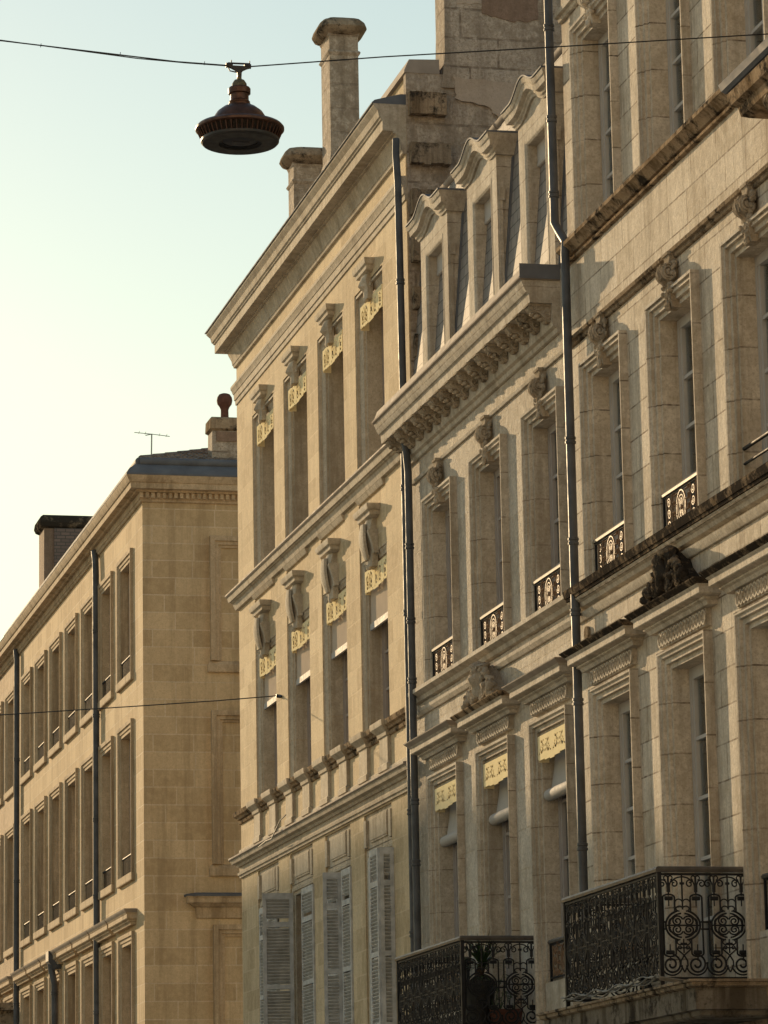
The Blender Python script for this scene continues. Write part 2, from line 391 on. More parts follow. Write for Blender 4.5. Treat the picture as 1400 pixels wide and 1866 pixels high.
# ---- fretwork valance: sheet with cut-outs
def valance(yN, yF, zT, h, x, parent, style):
    wd = yF-yN; nx, nz = 64, 22
    curves = []
    reps = 4 if style else 5
    for k in range(reps):
        c0 = (k+.5)/reps*wd
        if style:
            s_ = 1 if k % 2 else -1
            curves += [spiral(c0, h*.52, .075, .02, PI*.5, .95*s_, 30), [(c0-s_*.09, h*.80), (c0-s_*.05, h*.76)], [(c0+s_*.10, h*.30), (c0+s_*.07, h*.36)], [(c0-s_*.11, h*.42), (c0-s_*.11, h*.6)]]
        else:
            s_ = 1 if k % 2 else -1
            curves += [spiral(c0, h*.60, .075, .03, -PI*.4, .9*s_, 28), spiral(c0+.03*s_, h*.34, .06, .03, PI*.6, .9*s_, 28), [(c0+.115*s_, h*(.22+.06*q)) for q in range(10)], [(c0-.10, h*.84+.002*q) for q in range(3)], [(c0-.06*s_, h*.12)], [(c0+.05*s_, h*.82)]]
    tw = .0145 if style else .0165
    pts = [p for c in curves for p in c]
    def bottom(u):
        e = .07+.06*math.cos(2*PI*u)+.014*math.cos(2*PI*u*(5 if style else 8))
        return max(0, h*.8*e)
    def solid(i, j):
        if not (0 <= i < nx and 0 <= j < nz): return False
        a = (i+.5)/nx*wd; b = (j+.5)/nz*h
        if b < bottom((i+.5)/nx): return False
        if i < 2 or i >= nx-2 or j > nz-3: return True
        return not any((p[0]-a)**2+(p[1]-b)**2 < tw*tw for p in pts)
    m = MB(); th = .006
    for i in range(nx):
        for j in range(nz):
            if not solid(i, j): continue
            a, b = yN+i/nx*wd, yN+(i+1)/nx*wd; c, d = zT-h+j/nz*h, zT-h+(j+1)/nz*h
            m.add([(x, a, c), (x, b, c), (x, b, d), (x, a, d)], [(0, 3, 2, 1)]); m.add([(x+th, a, c), (x+th, b, c), (x+th, b, d), (x+th, a, d)], [(0, 1, 2, 3)])
            if not solid(i-1, j): m.add([(x, a, c), (x+th, a, c), (x+th, a, d), (x, a, d)], [(0, 1, 2, 3)])
            if not solid(i+1, j): m.add([(x, b, c), (x+th, b, c), (x+th, b, d), (x, b, d)], [(0, 1, 2, 3)])
            if not solid(i, j-1): m.add([(x, a, c), (x+th, a, c), (x+th, b, c), (x, b, c)], [(0, 1, 2, 3)])
            if not solid(i, j+1): m.add([(x, a, d), (x+th, a, d), (x+th, b, d), (x, b, d)], [(0, 1, 2, 3)])
    m.box(x+th, x+.13, yF-.012, yF-.004, zT-h*.95, zT); m.box(x+th, x+.13, yN+.004, yN+.012, zT-h*.95, zT)
    return m.build('valance', 'cream', parent, 0)

# ---- carved scroll keystone (houses at the right and in the middle)
def keystone(yc, zB, zT, parent, mat, seed=0):
    m = MB(); W = .085
    cz = zT-.19
    prof = [(11.03, zT+.03), (10.90, zT+.03), (10.885, zT), (10.90, zT-.04), (10.885, cz+.10)]
    prof += [(10.885-.080*math.cos(a), cz-.092*math.sin(a)) for a in [(-.42+.12*i)*PI for i in range(8)]]
    prof += [(10.915, zB+.20), (10.895, zB+.13), (10.905, zB+.04), (10.925, zB-.03), (11.03, zB-.03)]
    m.extr_y(prof, yc-W, yc+W)
    m.box(10.872, 11.02, yc-W-.012, yc+W+.012, zT-.005, zT+.028)
    for sg in (-1, 1):
        for r_, o_ in ((.086, .016), (.022, .042)):
            m.lathe([(r_+.006, 0), (r_+.006, sg*(o_-.004)), (r_, sg*o_), (.001, sg*o_)], (10.872, yc+sg*W, cz), 18, 'y')
        m.tube([(10.872+a, yc+sg*(W+.03), cz+b) for a, b in spiral(0, 0, .080, .016, PI*.6, 2.1*sg, 40)], .012)
        m.tube([(10.80, yc+sg*W*.55, cz+.08), (10.782, yc+sg*W*.55, cz), (10.80, yc+sg*W*.55, cz-.075)], .011)
    m.tube([(10.815, yc, cz+.085), (10.775, yc, cz), (10.80, yc, cz-.085), (10.86, yc, cz-.13)], .016)
    for k in range(8):       # leaf drop below the scroll
        t = k/7; zz = zB+.20-.22*t; wv = .075*(1-t*.6)
        for sg in (-1, 1):
            m.blob((10.905+.012*math.sin(k*1.7), yc+sg*wv*(.7+.3*math.sin(k*2.1+sg)), zz), (.028, .026, .030), k+seed, .5, 18, 8, 6)
        m.blob((10.895, yc, zz), (.022, .018, .034), k+seed+5, .4, 18, 7, 5)
    m.v = [(11-(11-p[0])*.82 if p[0] < 11 else p[0], p[1], p[2]) for p in m.v]
    for sg in (-1, 1):       # acanthus curls at the sides
        for k in range(6):
            m.blob((10.955-.008*k, yc+sg*(.115+.018*math.sin(k*1.3)), cz+.10-.058*k), (.03, .028, .032), k+seed+9, .55, 18, 8, 6)
        m.tube([(10.95, yc+sg*(.12+a), cz-.02+b) for a, b in spiral(0, 0, .055, .014, 0, 1.4*sg, 18)], .014)
    return m.build('keystone', mat, parent, 50)

# ---- broken-volute console keystone with shield (yellow house)
def shield_key(yc, zB, zT, parent, big):
    m = MB(); wd = .20 if big else .155; H = zT-zB
    m.ring(yc-wd-.02, yc+wd+.02, [(.10, zT-.17), (.16, zT-.15), (.17, zT-.10), (.21, zT-.08), (.23, zT-.03), (.23, zT)])
    n = 10; L = []
    for i in range(n+1):
        t = i/n; z = zT-.16-(H-.16)*t
        bulge = .10+.10*math.sin(min(1, t*1.6)*PI)*.9*(1-.35*t)
        w_ = wd*(1-.30*t)
        L.append([(11.04, yc-w_, z), (11-bulge*.55, yc-w_, z), (11-bulge, yc-w_*.35, z), (11-bulge-.012, yc, z), (11-bulge, yc+w_*.35, z), (11-bulge*.55, yc+w_, z), (11.04, yc+w_, z)])
    m.loops(L)
    if big:
        for sg in (-1, 1):
            m.loops([[(11.02, yc+sg*(wd+.0), z), (11-b, yc+sg*(wd+.0), z), (11-b, yc+sg*(wd+.09), z), (11.02, yc+sg*(wd+.09), z)] for z, b in ((zT-H*.40, .15), (zT-H*.43, .17), (zT-H*.62, .10), (zT-H*.80, .06))])
        L = []
        for i in range(9):
            t = i/8; z = zT-.24-(H-.34)*t; hw = wd*.78*(math.sin(PI*(.18+.70*t))**.6); b = .20+.05*math.sin(PI*t)-.07*t
            L.append([(11-b+.05, yc-hw, z), (11-b, yc-hw*.9, z), (11-b-.02, yc, z), (11-b, yc+hw*.9, z), (11-b+.05, yc+hw, z)])
        m.loops(L)
    else:
        m.loops([[(11.0, yc-w_, z), (11-b, yc, z), (11.0, yc+w_, z)] for z, b, w_ in ((zT-.17, .14, .10), (zT-.34, .24, .17), (zB+.10, .10, .09), (zB-.02, .06, .04))])
    m.blob((10.93, yc, zB+.0), (.05, .06, .05), 2, .3, 12)
    sc = .78 if big else .62
    m.v = [(11-(11-p[0])*sc if p[0] < 11 else p[0], p[1], p[2]) for p in m.v]
    return m.build('keystone', 'b3t', parent, 25)

def crest(yc, zB, parent, mat):
    m = MB(); rnd = random.Random(5)
    # carved cartouche: a head-like centre, scrolls falling away on both sides
    m.loops([[(11.03, yc-w_, z), (11-d, yc-w_*.8, z), (11-d, yc+w_*.8, z), (11.03, yc+w_, z)] for z, d, w_ in ((zB, .22, .62), (zB+.10, .22, .48), (zB+.24, .20, .26), (zB+.40, .16, .14), (zB+.46, .05, .06))])
    m.blob((10.78, yc, zB+.22), (.11, .13, .18), 3, .45, 9, 14, 10)
    m.blob((10.80, yc, zB+.42), (.11, .14, .07), 5, .5, 12, 14, 8)
    m.blob((10.74, yc+.01, zB+.36), (.06, .09, .06), 6, .4, 14, 10, 8)
    for sg in (-1, 1):
        for (a, b, r_) in ((.28, .14, .12), (.50, .09, .085), (.17, .08, .07), (.20, .30, .06)):
            sp = spiral(0, 0, r_, .02, PI*.5, 1.5*sg, 30)
            m.tube([(10.76, yc+sg*a+p, zB+b+q) for p, q in sp], [.022*(1-.4*i/30) for i in range(31)], 6)
            m.tube([(10.755, yc+sg*a+p*1.35, zB+b+q*1.35) for p, q in sp[:14]], .014, 5)
        for k in range(12):
            m.blob((10.78+rnd.uniform(-.03, .05), yc+sg*rnd.uniform(.10, .60), zB+.03+rnd.uniform(0, .12)), (.05, .05, .05), k, .5, 14, 8, 6)
        for k in range(7):
            t = k/6; m.blob((10.80, yc+sg*(.12+.42*t), zB+.40-.30*t), (.06, .07, .05), k+30, .5, 12, 8, 6)
    return m.build('crest', mat, parent, 60)

def guilloche(yN, yF, zB, zT, parent, mat, x):
    m = MB(); zc = (zB+zT)/2; n = max(4, int(round((yF-yN)/.105))); st = (yF-yN)/n
    m.box(x, 11.02, yN, yF, zB, zT)
    for i in range(n):
        c = yN+(i+.5)*st
        m.tube([(x-.006, c+st*.52*math.cos(a), zc+(zT-zB)*.40*math.sin(a)) for a in [2*PI*k/14 for k in range(14)]], .015, 5, True)
        m.blob((x-.004, c, zc), (.016, .017, .026), i, .1, 6, 6, 5)
    return m.build('frieze', mat, parent, 50)

# hood over a first-floor window
def hood(yN, yF, zB, zT, parent, mat, cap, pr=.30):
    h = zT-zB
    o = MB().ring(yN, yF, [(.10, zB), (.12, zB+h*.16), (.15, zB+h*.22), (.15, zB+h*.30), (pr*.72, zB+h*.36), (pr*.76, zB+h*.40), (pr*.76, zB+h*.66), (pr*.80, zB+h*.70), (pr*.84, zB+h*.76)]).build('hood', mat, parent, 20)
    MB().ring(yN, yF, [(pr*.84, zB+h*.762), (pr*.93, zB+h*.86), (pr, zB+h*.95), (pr+.004, zB+h), (.02, zB+h*1.10)]).build('coping', cap, o, 20)
    return o

def pipe(path, r, parent, collars, name='drainpipe', mat='pipe'):
    m = MB(); m.tube(path, r, 14)
    P = [Vector(p) for p in path]
    for z in collars:
        for i in range(len(P)-1):
            a, b = P[i], P[i+1]
            if min(a.z, b.z) <= z <= max(a.z, b.z) and abs(a.z-b.z) > .05:
                q = a.lerp(b, (z-a.z)/(b.z-a.z)); 
                m.lathe([(r+.002, -.05), (r+.012, -.045), (r+.012, -.02), (r+.004, -.015), (r+.004, .0), (r+.012, .005), (r+.012, .03), (r+.002, .035)], q, 14); break
    return m.build(name, mat, parent, 50)

# ------------------------------------------------------------------ ground, far side of the street
g = MB().box(-400, 500, -200, 900, -1.0, -.02).build('ground', 'paving', None, 0); tag(g, kind='structure')
g = MB().box(-2.2, 8.2, -60, 220, -.02, .004).build('road', 'asphalt', None, 0); tag(g, kind='structure')
for a, b in ((-4.4, -2.2), (8.2, 10.95)):
    g = MB().box(a, b, -60, 220, -.02, .12).build('pavement', 'paving', None, 0); tag(g, kind='structure')

def opposite(y0, y1, h, label, chim=()):  # unseen row; heights and chimney set to cast the facade shadow line
    t = thing('stone_townhouse', label, 'townhouse', (-4.5, y0, 0))
    n = max(1, int((y1-y0)/2.8)); st = (y1-y0)/n; holes = []
    lv = [(.9, 3.2), (4.2, 6.8), (7.9, 10.3), (11.2, 13.2), (14.2, 16.2), (17.2, 19.2)]
    for i in range(n):
        yc = y0+(i+.5)*st
        for a, b in lv:
            if b < h-1: holes.append((yc-.6, yc+.6, a, b))
    m = MB().wall(y0, y1, 0, h, holes, -4.5, .4)
    m.v = [(-9-p[0], p[1], p[2]) for p in m.v]
    m.build('wall', 'opp', t, 0)
    mb = MB()
    for h_ in holes: mb.box(-4.80, -4.78, h_[0], h_[1], h_[2], h_[3])
    for i, h_ in enumerate(holes):
        if i < 90: MB().box(-4.80, -4.77, h_[0]-.02, h_[1]+.02, h_[2]-.02, h_[3]+.02).build('window', 'dark', t, 0)
    MB().box(-14, -4.92, y0+.01, y1-.01, 0, h-.1).build('back_wall', 'opp', t, 0)
    MB().box(-4.9, -4.2, y0, y1, h, h+.35).build('cornice', 'opp', t, 0)
    MB().extr_y([(-4.8, h+.3), (-4.8, h+.5), (-9.5, h+2.0), (-14, h+.3)], y0, y1).build('roof', 'tile', t, 0)
    for (yc, wd, hh) in chim: MB().rect(-5.6, -4.9, yc-wd/2, yc+wd/2, [(0, h), (0, h+hh-.2), (.08, h+hh-.18), (.08, h+hh)]).build('chimney', 'opp', t, 0)
opposite(98, 104.5, 20.3, 'unseen house across the street, height set for its shadow, lower than its neighbour')
opposite(104.5, 107.5, 21.5, 'very narrow unseen house across the street, height set to step the shadow edge')
opposite(107.5, 110, 22.3, 'narrow unseen house beside the tallest one, height set for its shadow')
opposite(110, 127, 23.1, 'tallest unseen house across the street, height and broad chimney set for its shadow', chim=((119.6, 3.0, 1.0),))
opposite(127, 175, 14.5, 'low far house across the street')

def fill_house(x0, x1, h, label):  # added out of view as a sunlit reflector for warm fill
    """unseen house added behind the viewer, its sunlit front bouncing fill onto the street"""
    t = thing('stone_townhouse', label, 'townhouse', (x0, -14, 0))
    n = max(1, int((x1-x0)/3)); st = (x1-x0)/n; holes = []
    for i in range(n):
        c = x0+(i+.5)*st
        for a in (1.0, 5.0, 9.2, 13.2, 17.0, 20.6, 24.4):
            if a+2.4 < h: holes.append((c-.6, c+.6, a, a+2.2))
    m = MB().wall(x0, x1, 0, h, holes, 0, .4)
    m.v = [(p[1], -14-p[0], p[2]) for p in m.v]; m.build('wall', 'opp', t, 0)
    for a, b, c, d in holes: MB().box(a-.02, b+.02, -14.36, -14.33, c-.02, d+.02).build('window', 'dark', t, 0)
    MB().box(x0+.01, x1-.01, -24, -14.41, 0, h-.05).build('back_wall', 'opp', t, 0)
    MB().box(x0, x1, -14.4, -13.7, h, h+.4).build('cornice', 'opp', t, 0)
    m = MB().loops([[(x, -14.35, h+.3), (x, -14.3, h+.5), (x, -19, h+2.5), (x, -24, h+.3)] for x in (x0, x1)]); m.build('roof', 'tile', t, 0)
fill_house(-46, -20, 29.0, 'tall unseen house added far behind the viewer to bounce sunlight')
fill_house(-20, 4, 31.0, 'tallest unseen house added behind the viewer to bounce sunlight')
fill_house(4, 26, 28.5, 'unseen house added to bounce sunlight at the end of the row behind')

# ================================================================== HOUSE AT THE RIGHT
Y12, Y23, Y3E, Y4S, Y4E = 37.55, 45.30, 57.83, 67.90, 87.30
b1 = thing('stone_townhouse', 'tall pale townhouse at the right edge with sooty window hoods and large iron balcony', 'townhouse', (11, 27, 0))
ycs1 = [36.18-2.5*k for k in range(4)]     # bay centres
HW = .60
holes = []
for y in ycs1:
    for zb, zt in ((3.80, 7.10), (8.30, 10.77), (12.30, 14.68)): holes.append((y-HW-.15, y+HW+.15, zb, zt+.15))
MB().wall(26.4, Y12, 0, 18.6, holes).build('wall', 'b1', b1, 0, True)
MB().box(11.45, 19, 26.4, 26.8, 0, 18.6).box(18.6, 19, 26.8, Y12-.01, 0, 18.6).box(11.45, 18.6, Y12-.3, Y12-.01, 0, 18.6).build('back_wall', 'gable', b1, 0)
MB().extr_y([(10.6, 18.6), (10.6, 18.8), (15, 20.8), (19.2, 18.6)], 26.3, Y12).build('roof', 'tile', b1, 0)
# horizontal courses
def course(prof, y0, y1, mat, par, name='string_course', rN=0, rF=0): return MB().ring(y0, y1, prof, rN, rF).build(name, mat, par, 20)
SILL = lambda z: [(.02, z-.16), (.05, z-.15), (.07, z-.10), (.13, z-.075), (.155, z-.06), (.155, z-.01), (.02, z+.012)]
course([(.02, 12.235), (.045, 12.24), (.05, 12.265), (.025, 12.275), (.025, 12.295), (.06, 12.30), (.09, 12.34), (.135, 12.375), (.15, 12.385), (.15, 12.43), (.02, 12.455)], 26.4, Y12-.02, 'halfcrust', b1)
course([(.02, 11.26), (.035, 11.27), (.04, 11.30), (.07, 11.31), (.08, 11.345), (.02, 11.37)], 26.4, Y12-.02, 'carvedark', b1)
course([(.02, 15.12), (.04, 15.13), (.05, 15.17), (.09, 15.18), (.10, 15.23), (.02, 15.25)], 26.4, Y12-.02, 'b1t', b1)
course([(.02, 8.24), (.06, 8.25), (.08, 8.29), (.12, 8.31), (.135, 8.335), (.135, 8.342)], 26.4, Y12-.02, 'b1t', b1)
course([(.02, 8.343), (.15, 8.346), (.155, 8.375), (.17, 8.38), (.185, 8.43), (.188, 8.465), (.02, 8.50)], 26.4, Y12-.02, 'crust', b1)
course([(.02, 8.10), (.03, 8.105), (.06, 8.15), (.07, 8.185), (.02, 8.20)], 26.4, Y12-.02, 'b1t', b1)
course([(.02, 3.30), (.08, 3.33), (.12, 3.42), (.20, 3.46), (.22, 3.66), (.02, 3.70)], 26.4, Y12-.02, 'halfcrust', b1)

def arch_set(y, zB, zT, mat, par): return MB().portal(y-HW, y+HW, zB, zT, P_ARCH).build('surround', mat, par, 20)

for k, y in enumerate(ycs1):
    # 1st floor French windows
    g = casement(y-HW, y+HW, 3.82 if k == 1 else 4.25, 7.10, 11.225, 'framew', b1, 5, curtain='curtain', head=.12)
    arch_set(y, 3.72, 7.10, 'b1t', g)
    guilloche(y-HW-.17, y+HW+.17, 7.325, 7.50, g, 'b1t', 10.945)
    hood(y-HW-.27, y+HW+.27, 7.50, 7.735, g, 'b1t', 'crust', .30)
    if k == 1: crest(y, 7.76, g, 'crust')
    if k != 1:
        MB().box(10.98, 11.42, y-HW+.001, y+HW-.001, 3.72, 4.22).build('apron', 'b1t', g, 0)
        guard_panel(y-HW, y+HW, 4.25, 4.74, 11.05, g)
    # 2nd floor
    g = casement(y-HW, y+HW, 8.44, 10.77, 11.23, 'framew', b1, 4, curtain='curtain', head=.10)
    arch_set(y, 8.44, 10.77, 'b1t', g)
    keystone(y, 10.77, 11.30, g, 'carve', k)
    if k < 2: guard_panel(y-HW, y+HW, 8.46, 8.90, 10.985, g)
    else:
        m = MB()
        for z in (8.86, 8.71, 8.57): m.tube([(11.02, y-HW-.01, z), (11.02, y+HW+.01, z)], .020 if z > 8.8 else .014, 8)
        m.build('guard_rail', 'iron', g, 60)
    # 3rd floor
    g = casement(y-HW, y+HW, 12.42, 14.68, 11.23, 'framew', b1, 4, curtain='curtain', head=.10)
    arch_set(y, 12.42, 14.68, 'b1t', g)
    keystone(y, 14.68, 15.16, g, 'b1t', k+3)
    MB().tube([(11.03, y-HW-.01, 12.55), (11.03, y+HW+.01, 12.55)], .017, 8).tube([(11.03, y-HW-.01, 12.49), (11.03, y+HW+.01, 12.49)], .012, 6).build('guard_rail', 'iron', g, 60)

# balcony of the third floor, cut by the picture edge
t = MB().ring(26.5, 30.05, [(.30, 11.72), (.36, 11.75), (.38, 11.84), (.44, 11.87), (.46, 11.99), (.02, 12.0)]).build('balcony_slab', 'halfcrust', b1, 20)
MB().ring(26.5, 30.05, [(.47, 12.0), (.50, 12.03), (.52, 12.10), (.02, 12.12)]).build('edge_cover', 'zinc', t, 20)
for y in (29.55, 27.2):
    m = MB().extr_y([(11.02, 11.72), (10.62, 11.72), (10.60, 11.66), (10.64, 11.58), (10.72, 11.52), (10.80, 11.50), (10.92, 11.34), (11.02, 11.30)], y-.14, y+.14)
    for sg in (-1, 1): m.tube([(10.74+a, y+sg*.145, 11.62+b) for a, b in spiral(0, 0, .09, .02, 0, 1.6)], .018); m.box(10.66, 10.74, y+sg*.15-.03, y+sg*.15+.03, 11.60, 11.68)
    m.build('console', 'carvedark', t, 30)
MB().lathe([(.075, -.02), (.075, .015), (.05, .02), (.045, .0)], (10.985, 37.18, 7.95), 20, 'x').build('vent_ring', 'carvedark', b1)

# ------------------------------------------------------------------ wrought iron balconies
def motif(y0, W, H, z0):
    """polylines (u, z, radius) of one ornamental bay"""
    c = y0+W/2; k = W/.42; L = []
    X = lambda zp: (zp-325)/1083*k; Z = lambda zp: (1330-zp)/1165*H
    def pl(pts, r=.0075): L.append(([(c+a, z0+b) for a, b in pts], r))
    pl([(0, Z(165)), (0, Z(560))], .008); pl([(0, Z(900)), (0, Z(1060))], .007)
    cz = Z(742); ro = .158*k; rz = .142
    for s_ in (1, -1):
        pl([(s_*a, cz+b) for a, b in arc(0, 0, ro, rz, -PI*.40, PI*.40, 20)], .010)
        pl([(s_*a, cz+b) for a, b in arc(0, 0, ro*.80, rz*.80, -PI*.46, PI*.46, 18)], .008)
        pl([(s_*.0, cz), (s_*ro, cz)], .008)
        for q in (1, -1):
            pl([(s_*(.052*k+a*k), cz+q*(.040+b)) for a, b in spiral(0, 0, .052, .010, PI*.9, -1.7, 26)], .0075)
            pl([(s_*a, cz+q*b) for a, b in arc(.03*k, rz*.98+.018, .030*k, .024, -PI*.5, PI*1.0, 10)], .0065)
            pl([(s_*(.105*k+a), cz+q*(.02+b)) for a, b in arc(0, 0, .028*k, .045, -PI*.4, PI*.45, 8)], .006)
        xo, xi = .180*k, .072*k; xm = (xo+xi)/2; rx = (xo-xi)/2
        top, bot = Z(420), Z(1065)
        pl([(s_*xi, Z(590)), (s_*xi, top)]+[(s_*(xm+a), top+b) for a, b in arc(0, 0, -rx, .028, 0, PI, 8)][1:]+[(s_*xo, Z(700)), (s_*xo, bot)]+[(s_*(xm+a), bot-b) for a, b in arc(0, 0, rx, .028, 0, PI, 8)][1:]+[(s_*xi, Z(890))], .0085)
        for zz, d in ((Z(430), -1), (Z(1052), 1)):
            pl([(s_*(xm-.035*k), zz), (s_*(xm+.035*k), zz)], .019); pl([(s_*xm, zz-.02*d), (s_*xm, zz+.075*d)], .006)
        # palmette vase up to the handrail
        pl([(s_*xm, Z(400)), (s_*xm, Z(360))], .008); pl([(s_*xm, Z(360)), (s_*xm, Z(300)), (s_*xm, Z(260))], .017); pl([(s_*xm, Z(270)), (s_*xm, Z(170))], .010)
        for q in (1, -1):
            pl([(s_*xm+q*.01, Z(280))]+[(s_*xm+q*(.055*k-a), Z(262)+b) for a, b in spiral(0, 0, .042, .010, 0, 1.3, 16)], .007)
            pl([(s_*xm+q*a, Z(195)+b) for a, b in arc(.022, 0, .02, .02, PI, -PI*.5, 8)], .006)
        pl([(s_*a, Z(250)+b) for a, b in arc(0, 0, .09*k, .055, 0, PI*.5, 8)], .007)
        pl([(s_*a, Z(440)+b) for a, b in arc(.035*k, -.035, .035*k, .035, PI, PI*.1, 8)], .0065)
        # lower rings and heart
        pl([(s_*(.115*k+a), Z(1190)+b) for a, b in spiral(0, 0, .088*k, .018, PI*.55, 1.75*s_*-1, 34)], .0095)
        pl([(s_*(.115*k+a), Z(1200)+b) for a, b in arc(0, 0, .095*k, .092, -PI, PI*.1, 16)], .0075)
        pl([(s_*xm, Z(1150)), (s_*xm, Z(1090))], .007)
        pl([(s_*a, b) for a, b in ((.055*k, Z(1000)), (.06*k, Z(1020)), (0, Z(1085)), (-.03*k, Z(1150)), (-.032*k, Z(1200)), (0, Z(1280)))], .0075)
        pl([(s_*(.035*k+a), Z(1000)+b) for a, b in spiral(0, 0, .022, .006, -PI*.2, 1.2, 10)], .006)
    pl([(-.03, Z(955)), (.03, Z(955))], .012); pl([(-.055*k, Z(1000)), (.055*k, Z(1000))], .006); pl([(-.02, Z(258)), (.02, Z(258))], .012)
    for s_ in (1, -1):
        for dz in (-.035, .032): pl([(s_*.165*k, cz+dz), (s_*.21*k, cz+dz)], .009)
    return L

def balcony(parent, yN, yF, xo, zs, ztop, slabmat, capmat):
    """slab + railing of a first-floor balcony, front edge at x = xo"""
    sl = MB().ring(yN-.06, yF+.06, [(11-xo-.12, zs-.34), (11-xo-.08, zs-.32), (11-xo-.06, zs-.28), (11-xo-.015, zs-.27), (11-xo-.01, zs-.075)]).build('balcony_slab', slabmat, parent, 20)
    MB().ring(yN-.06, yF+.06, [(11-xo+.00, zs-.074), (11-xo+.03, zs-.06), (11-xo+.035, zs-.03), (11-xo+.06, zs-.022), (11-xo+.06, zs)]).build('edge_moulding', capmat, sl, 20)
    for y in (yN+.42, yF-.42):
        m = MB().extr_y([(11.02, zs-.34), (xo+.14, zs-.34), (xo+.11, zs-.42), (xo+.15, zs-.52), (xo+.26, zs-.58), (xo+.40, zs-.66), (xo+.56, zs-.92), (11.02, zs-1.15)], y-.22, y+.22)
        for sg in (-1, 1): m.tube([(xo+.32+a, y+sg*.225, zs-.47+b) for a, b in spiral(0, 0, .12, .03, 0, 1.8)], .022)
        m.build('console', slabmat, sl, 30)
    H = ztop-.06-(zs+.09); z0 = zs+.09
    rails = []
    nf = max(1, int(round((yF-yN)/.42))); Wf = (yF-yN)/nf
    pieces = [('f', [motif(yN+i*Wf, Wf, H, z0) for i in range(nf)])]
    ws = (10.99-xo)/2
    for yy in (yN, yF): pieces.append((yy, [motif(xo+i*ws, ws, H, z0) for i in range(2)]))
    for key, mots in pieces:
        m = MB()
        for L in mots:
            for pts, r in L:
                m.tube([((xo, a, b) if key == 'f' else (a, key, b)) for a, b in pts], r*(1.0 if key == 'f' else 1.1), 5)
        if key == 'f': m.box(xo-.014, xo+.014, yN, yF, z0-.03, z0-.005); m.box(xo-.012, xo+.012, yN, yF, z0+H, z0+H+.022)
        else: m.box(xo, 10.99, key-.014, key+.014, z0-.03, z0-.005); m.box(xo, 10.99, key-.012, key+.012, z0+H, z0+H+.022)
        m.build('railing_panel', 'iron', sl, 60)
    for (x, y) in ((xo, yN), (xo, yF), (10.96, yN), (10.96, yF)):
        MB().box(x-.02, x+.02, y-.02, y+.02, zs-.0, ztop-.02).build('post', 'iron', sl, 0)
    sec = ((-.034, -.03), (-.04, -.004), (-.026, .018), (0, .026), (.026, .018), (.04, -.004), (.034, -.03))
    P = [(10.99, yN), (xo, yN), (xo, yF), (10.99, yF)]; D = [((0, -1), 0), ((-1, -1), 0), ((-1, 1), 0), ((0, 1), 0)]
    MB().loops([[(px+dx*a*1, py+dy*a, ztop+b) for a, b in sec] for (px, py), ((dx, dy), _) in zip(P, D)]).build('handrail', 'rail', sl, 40)
    return sl
balcony(b1, 32.03, 35.25, 10.09, 3.73, 4.83, 'slab', 'carvedark')

# ================================================================== HOUSE IN THE MIDDLE
b2 = thing('stone_townhouse', 'rough-faced stone townhouse with three arched dormers in a slate mansard roof', 'townhouse', (11, Y12, 0))
ycs2 = [43.68-2.5*k for k in range(3)]
holes = []
for y in ycs2:
    for zb, zt in ((3.80, 7.08), (8.30, 10.74)): holes.append((y-HW-.15, y+HW+.15, zb, zt+.15))
MB().wall(Y12+.002, Y23-.002, 0, 12.3, holes).build('wall', 'b2', b2, 0, True)
MB().box(18.6, 19, Y12+.01, Y23-.01, 0, 15.2).build('back_wall', 'gable', b2, 0)
course([(.02, 11.28), (.03, 11.285), (.042, 11.32), (.02, 11.335)], Y12+.06, Y23-.06, 'b2t', b2)
course(SILL(8.47), Y12+.06, Y23-.06, 'b2t', b2)
course([(.02, 8.13), (.03, 8.135), (.06, 8.18), (.065, 8.22), (.02, 8.24)], Y12+.06, Y23-.06, 'b2t', b2)
course([(.02, 3.30), (.08, 3.33), (.12, 3.42), (.20, 3.46), (.22, 3.66), (.02, 3.70)], Y12+.02, Y23-.06, 'halfcrust', b2)
# main cornice
NC, FC = 37.93, 45.18
cor = MB().ring(NC, FC+.35, [(.02, 11.56), (.04, 11.57), (.05, 11.62), (.09, 11.64), (.10, 11.68), (.10, 11.90), (.36, 11.905), (.37, 12.0), (.38, 12.02), (.40, 12.03), (.43, 12.08), (.45, 12.14), (.46, 12.17)], 0, 0).build('cornice', 'b2t', b2, 20)
MB().ring(NC-.02, FC+.36, [(.465, 12.172), (.485, 12.185), (.49, 12.20), (.45, 12.25), (.43, 12.30), (.415, 12.345), (.02, 12.36)], 0, 0).build('gutter_cover', 'zinclit', cor, 20)
MB().box(10.515, 11.0, NC-.035, NC-.022, 12.18, 12.352).build('end_plate', 'zinc', cor, 0)  # shade on the cover's end put in as the darker zinc
def modillion(y):
    m = MB().extr_y([(10.92, 11.90), (10.66, 11.90), (10.64, 11.87), (10.665, 11.83), (10.71, 11.805), (10.76, 11.80), (10.80, 11.765), (10.83, 11.72), (10.88, 11.70), (10.92, 11.70)], y-.085, y+.085)
    for sg in (-1, 1):
        m.tube([(10.86+a, y+sg*.088, 11.785+b) for a, b in spiral(0, 0, .065, .012, PI*.4, -1.6, 20)], .013)
        m.tube([(10.70+a, y+sg*.088, 11.855+b) for a, b in spiral(0, 0, .038, .010, -PI*.5, 1.4, 14)], .011)
        m.tube([(10.72, y+sg*.088, 11.83), (10.77, y+sg*.088, 11.835), (10.82, y+sg*.088, 11.86)], .012)
    for k in range(4): m.blob((10.70+.05*k, y, 11.80-.028*k), (.04, .06, .028), k, .35, 14, 8, 6)
    m.box(10.625, 10.92, y-.10, y+.10, 11.878, 11.903)
    return m.build('modillion', 'carve', cor, 40)
nmod = 16; m0 = modillion(NC+.14)
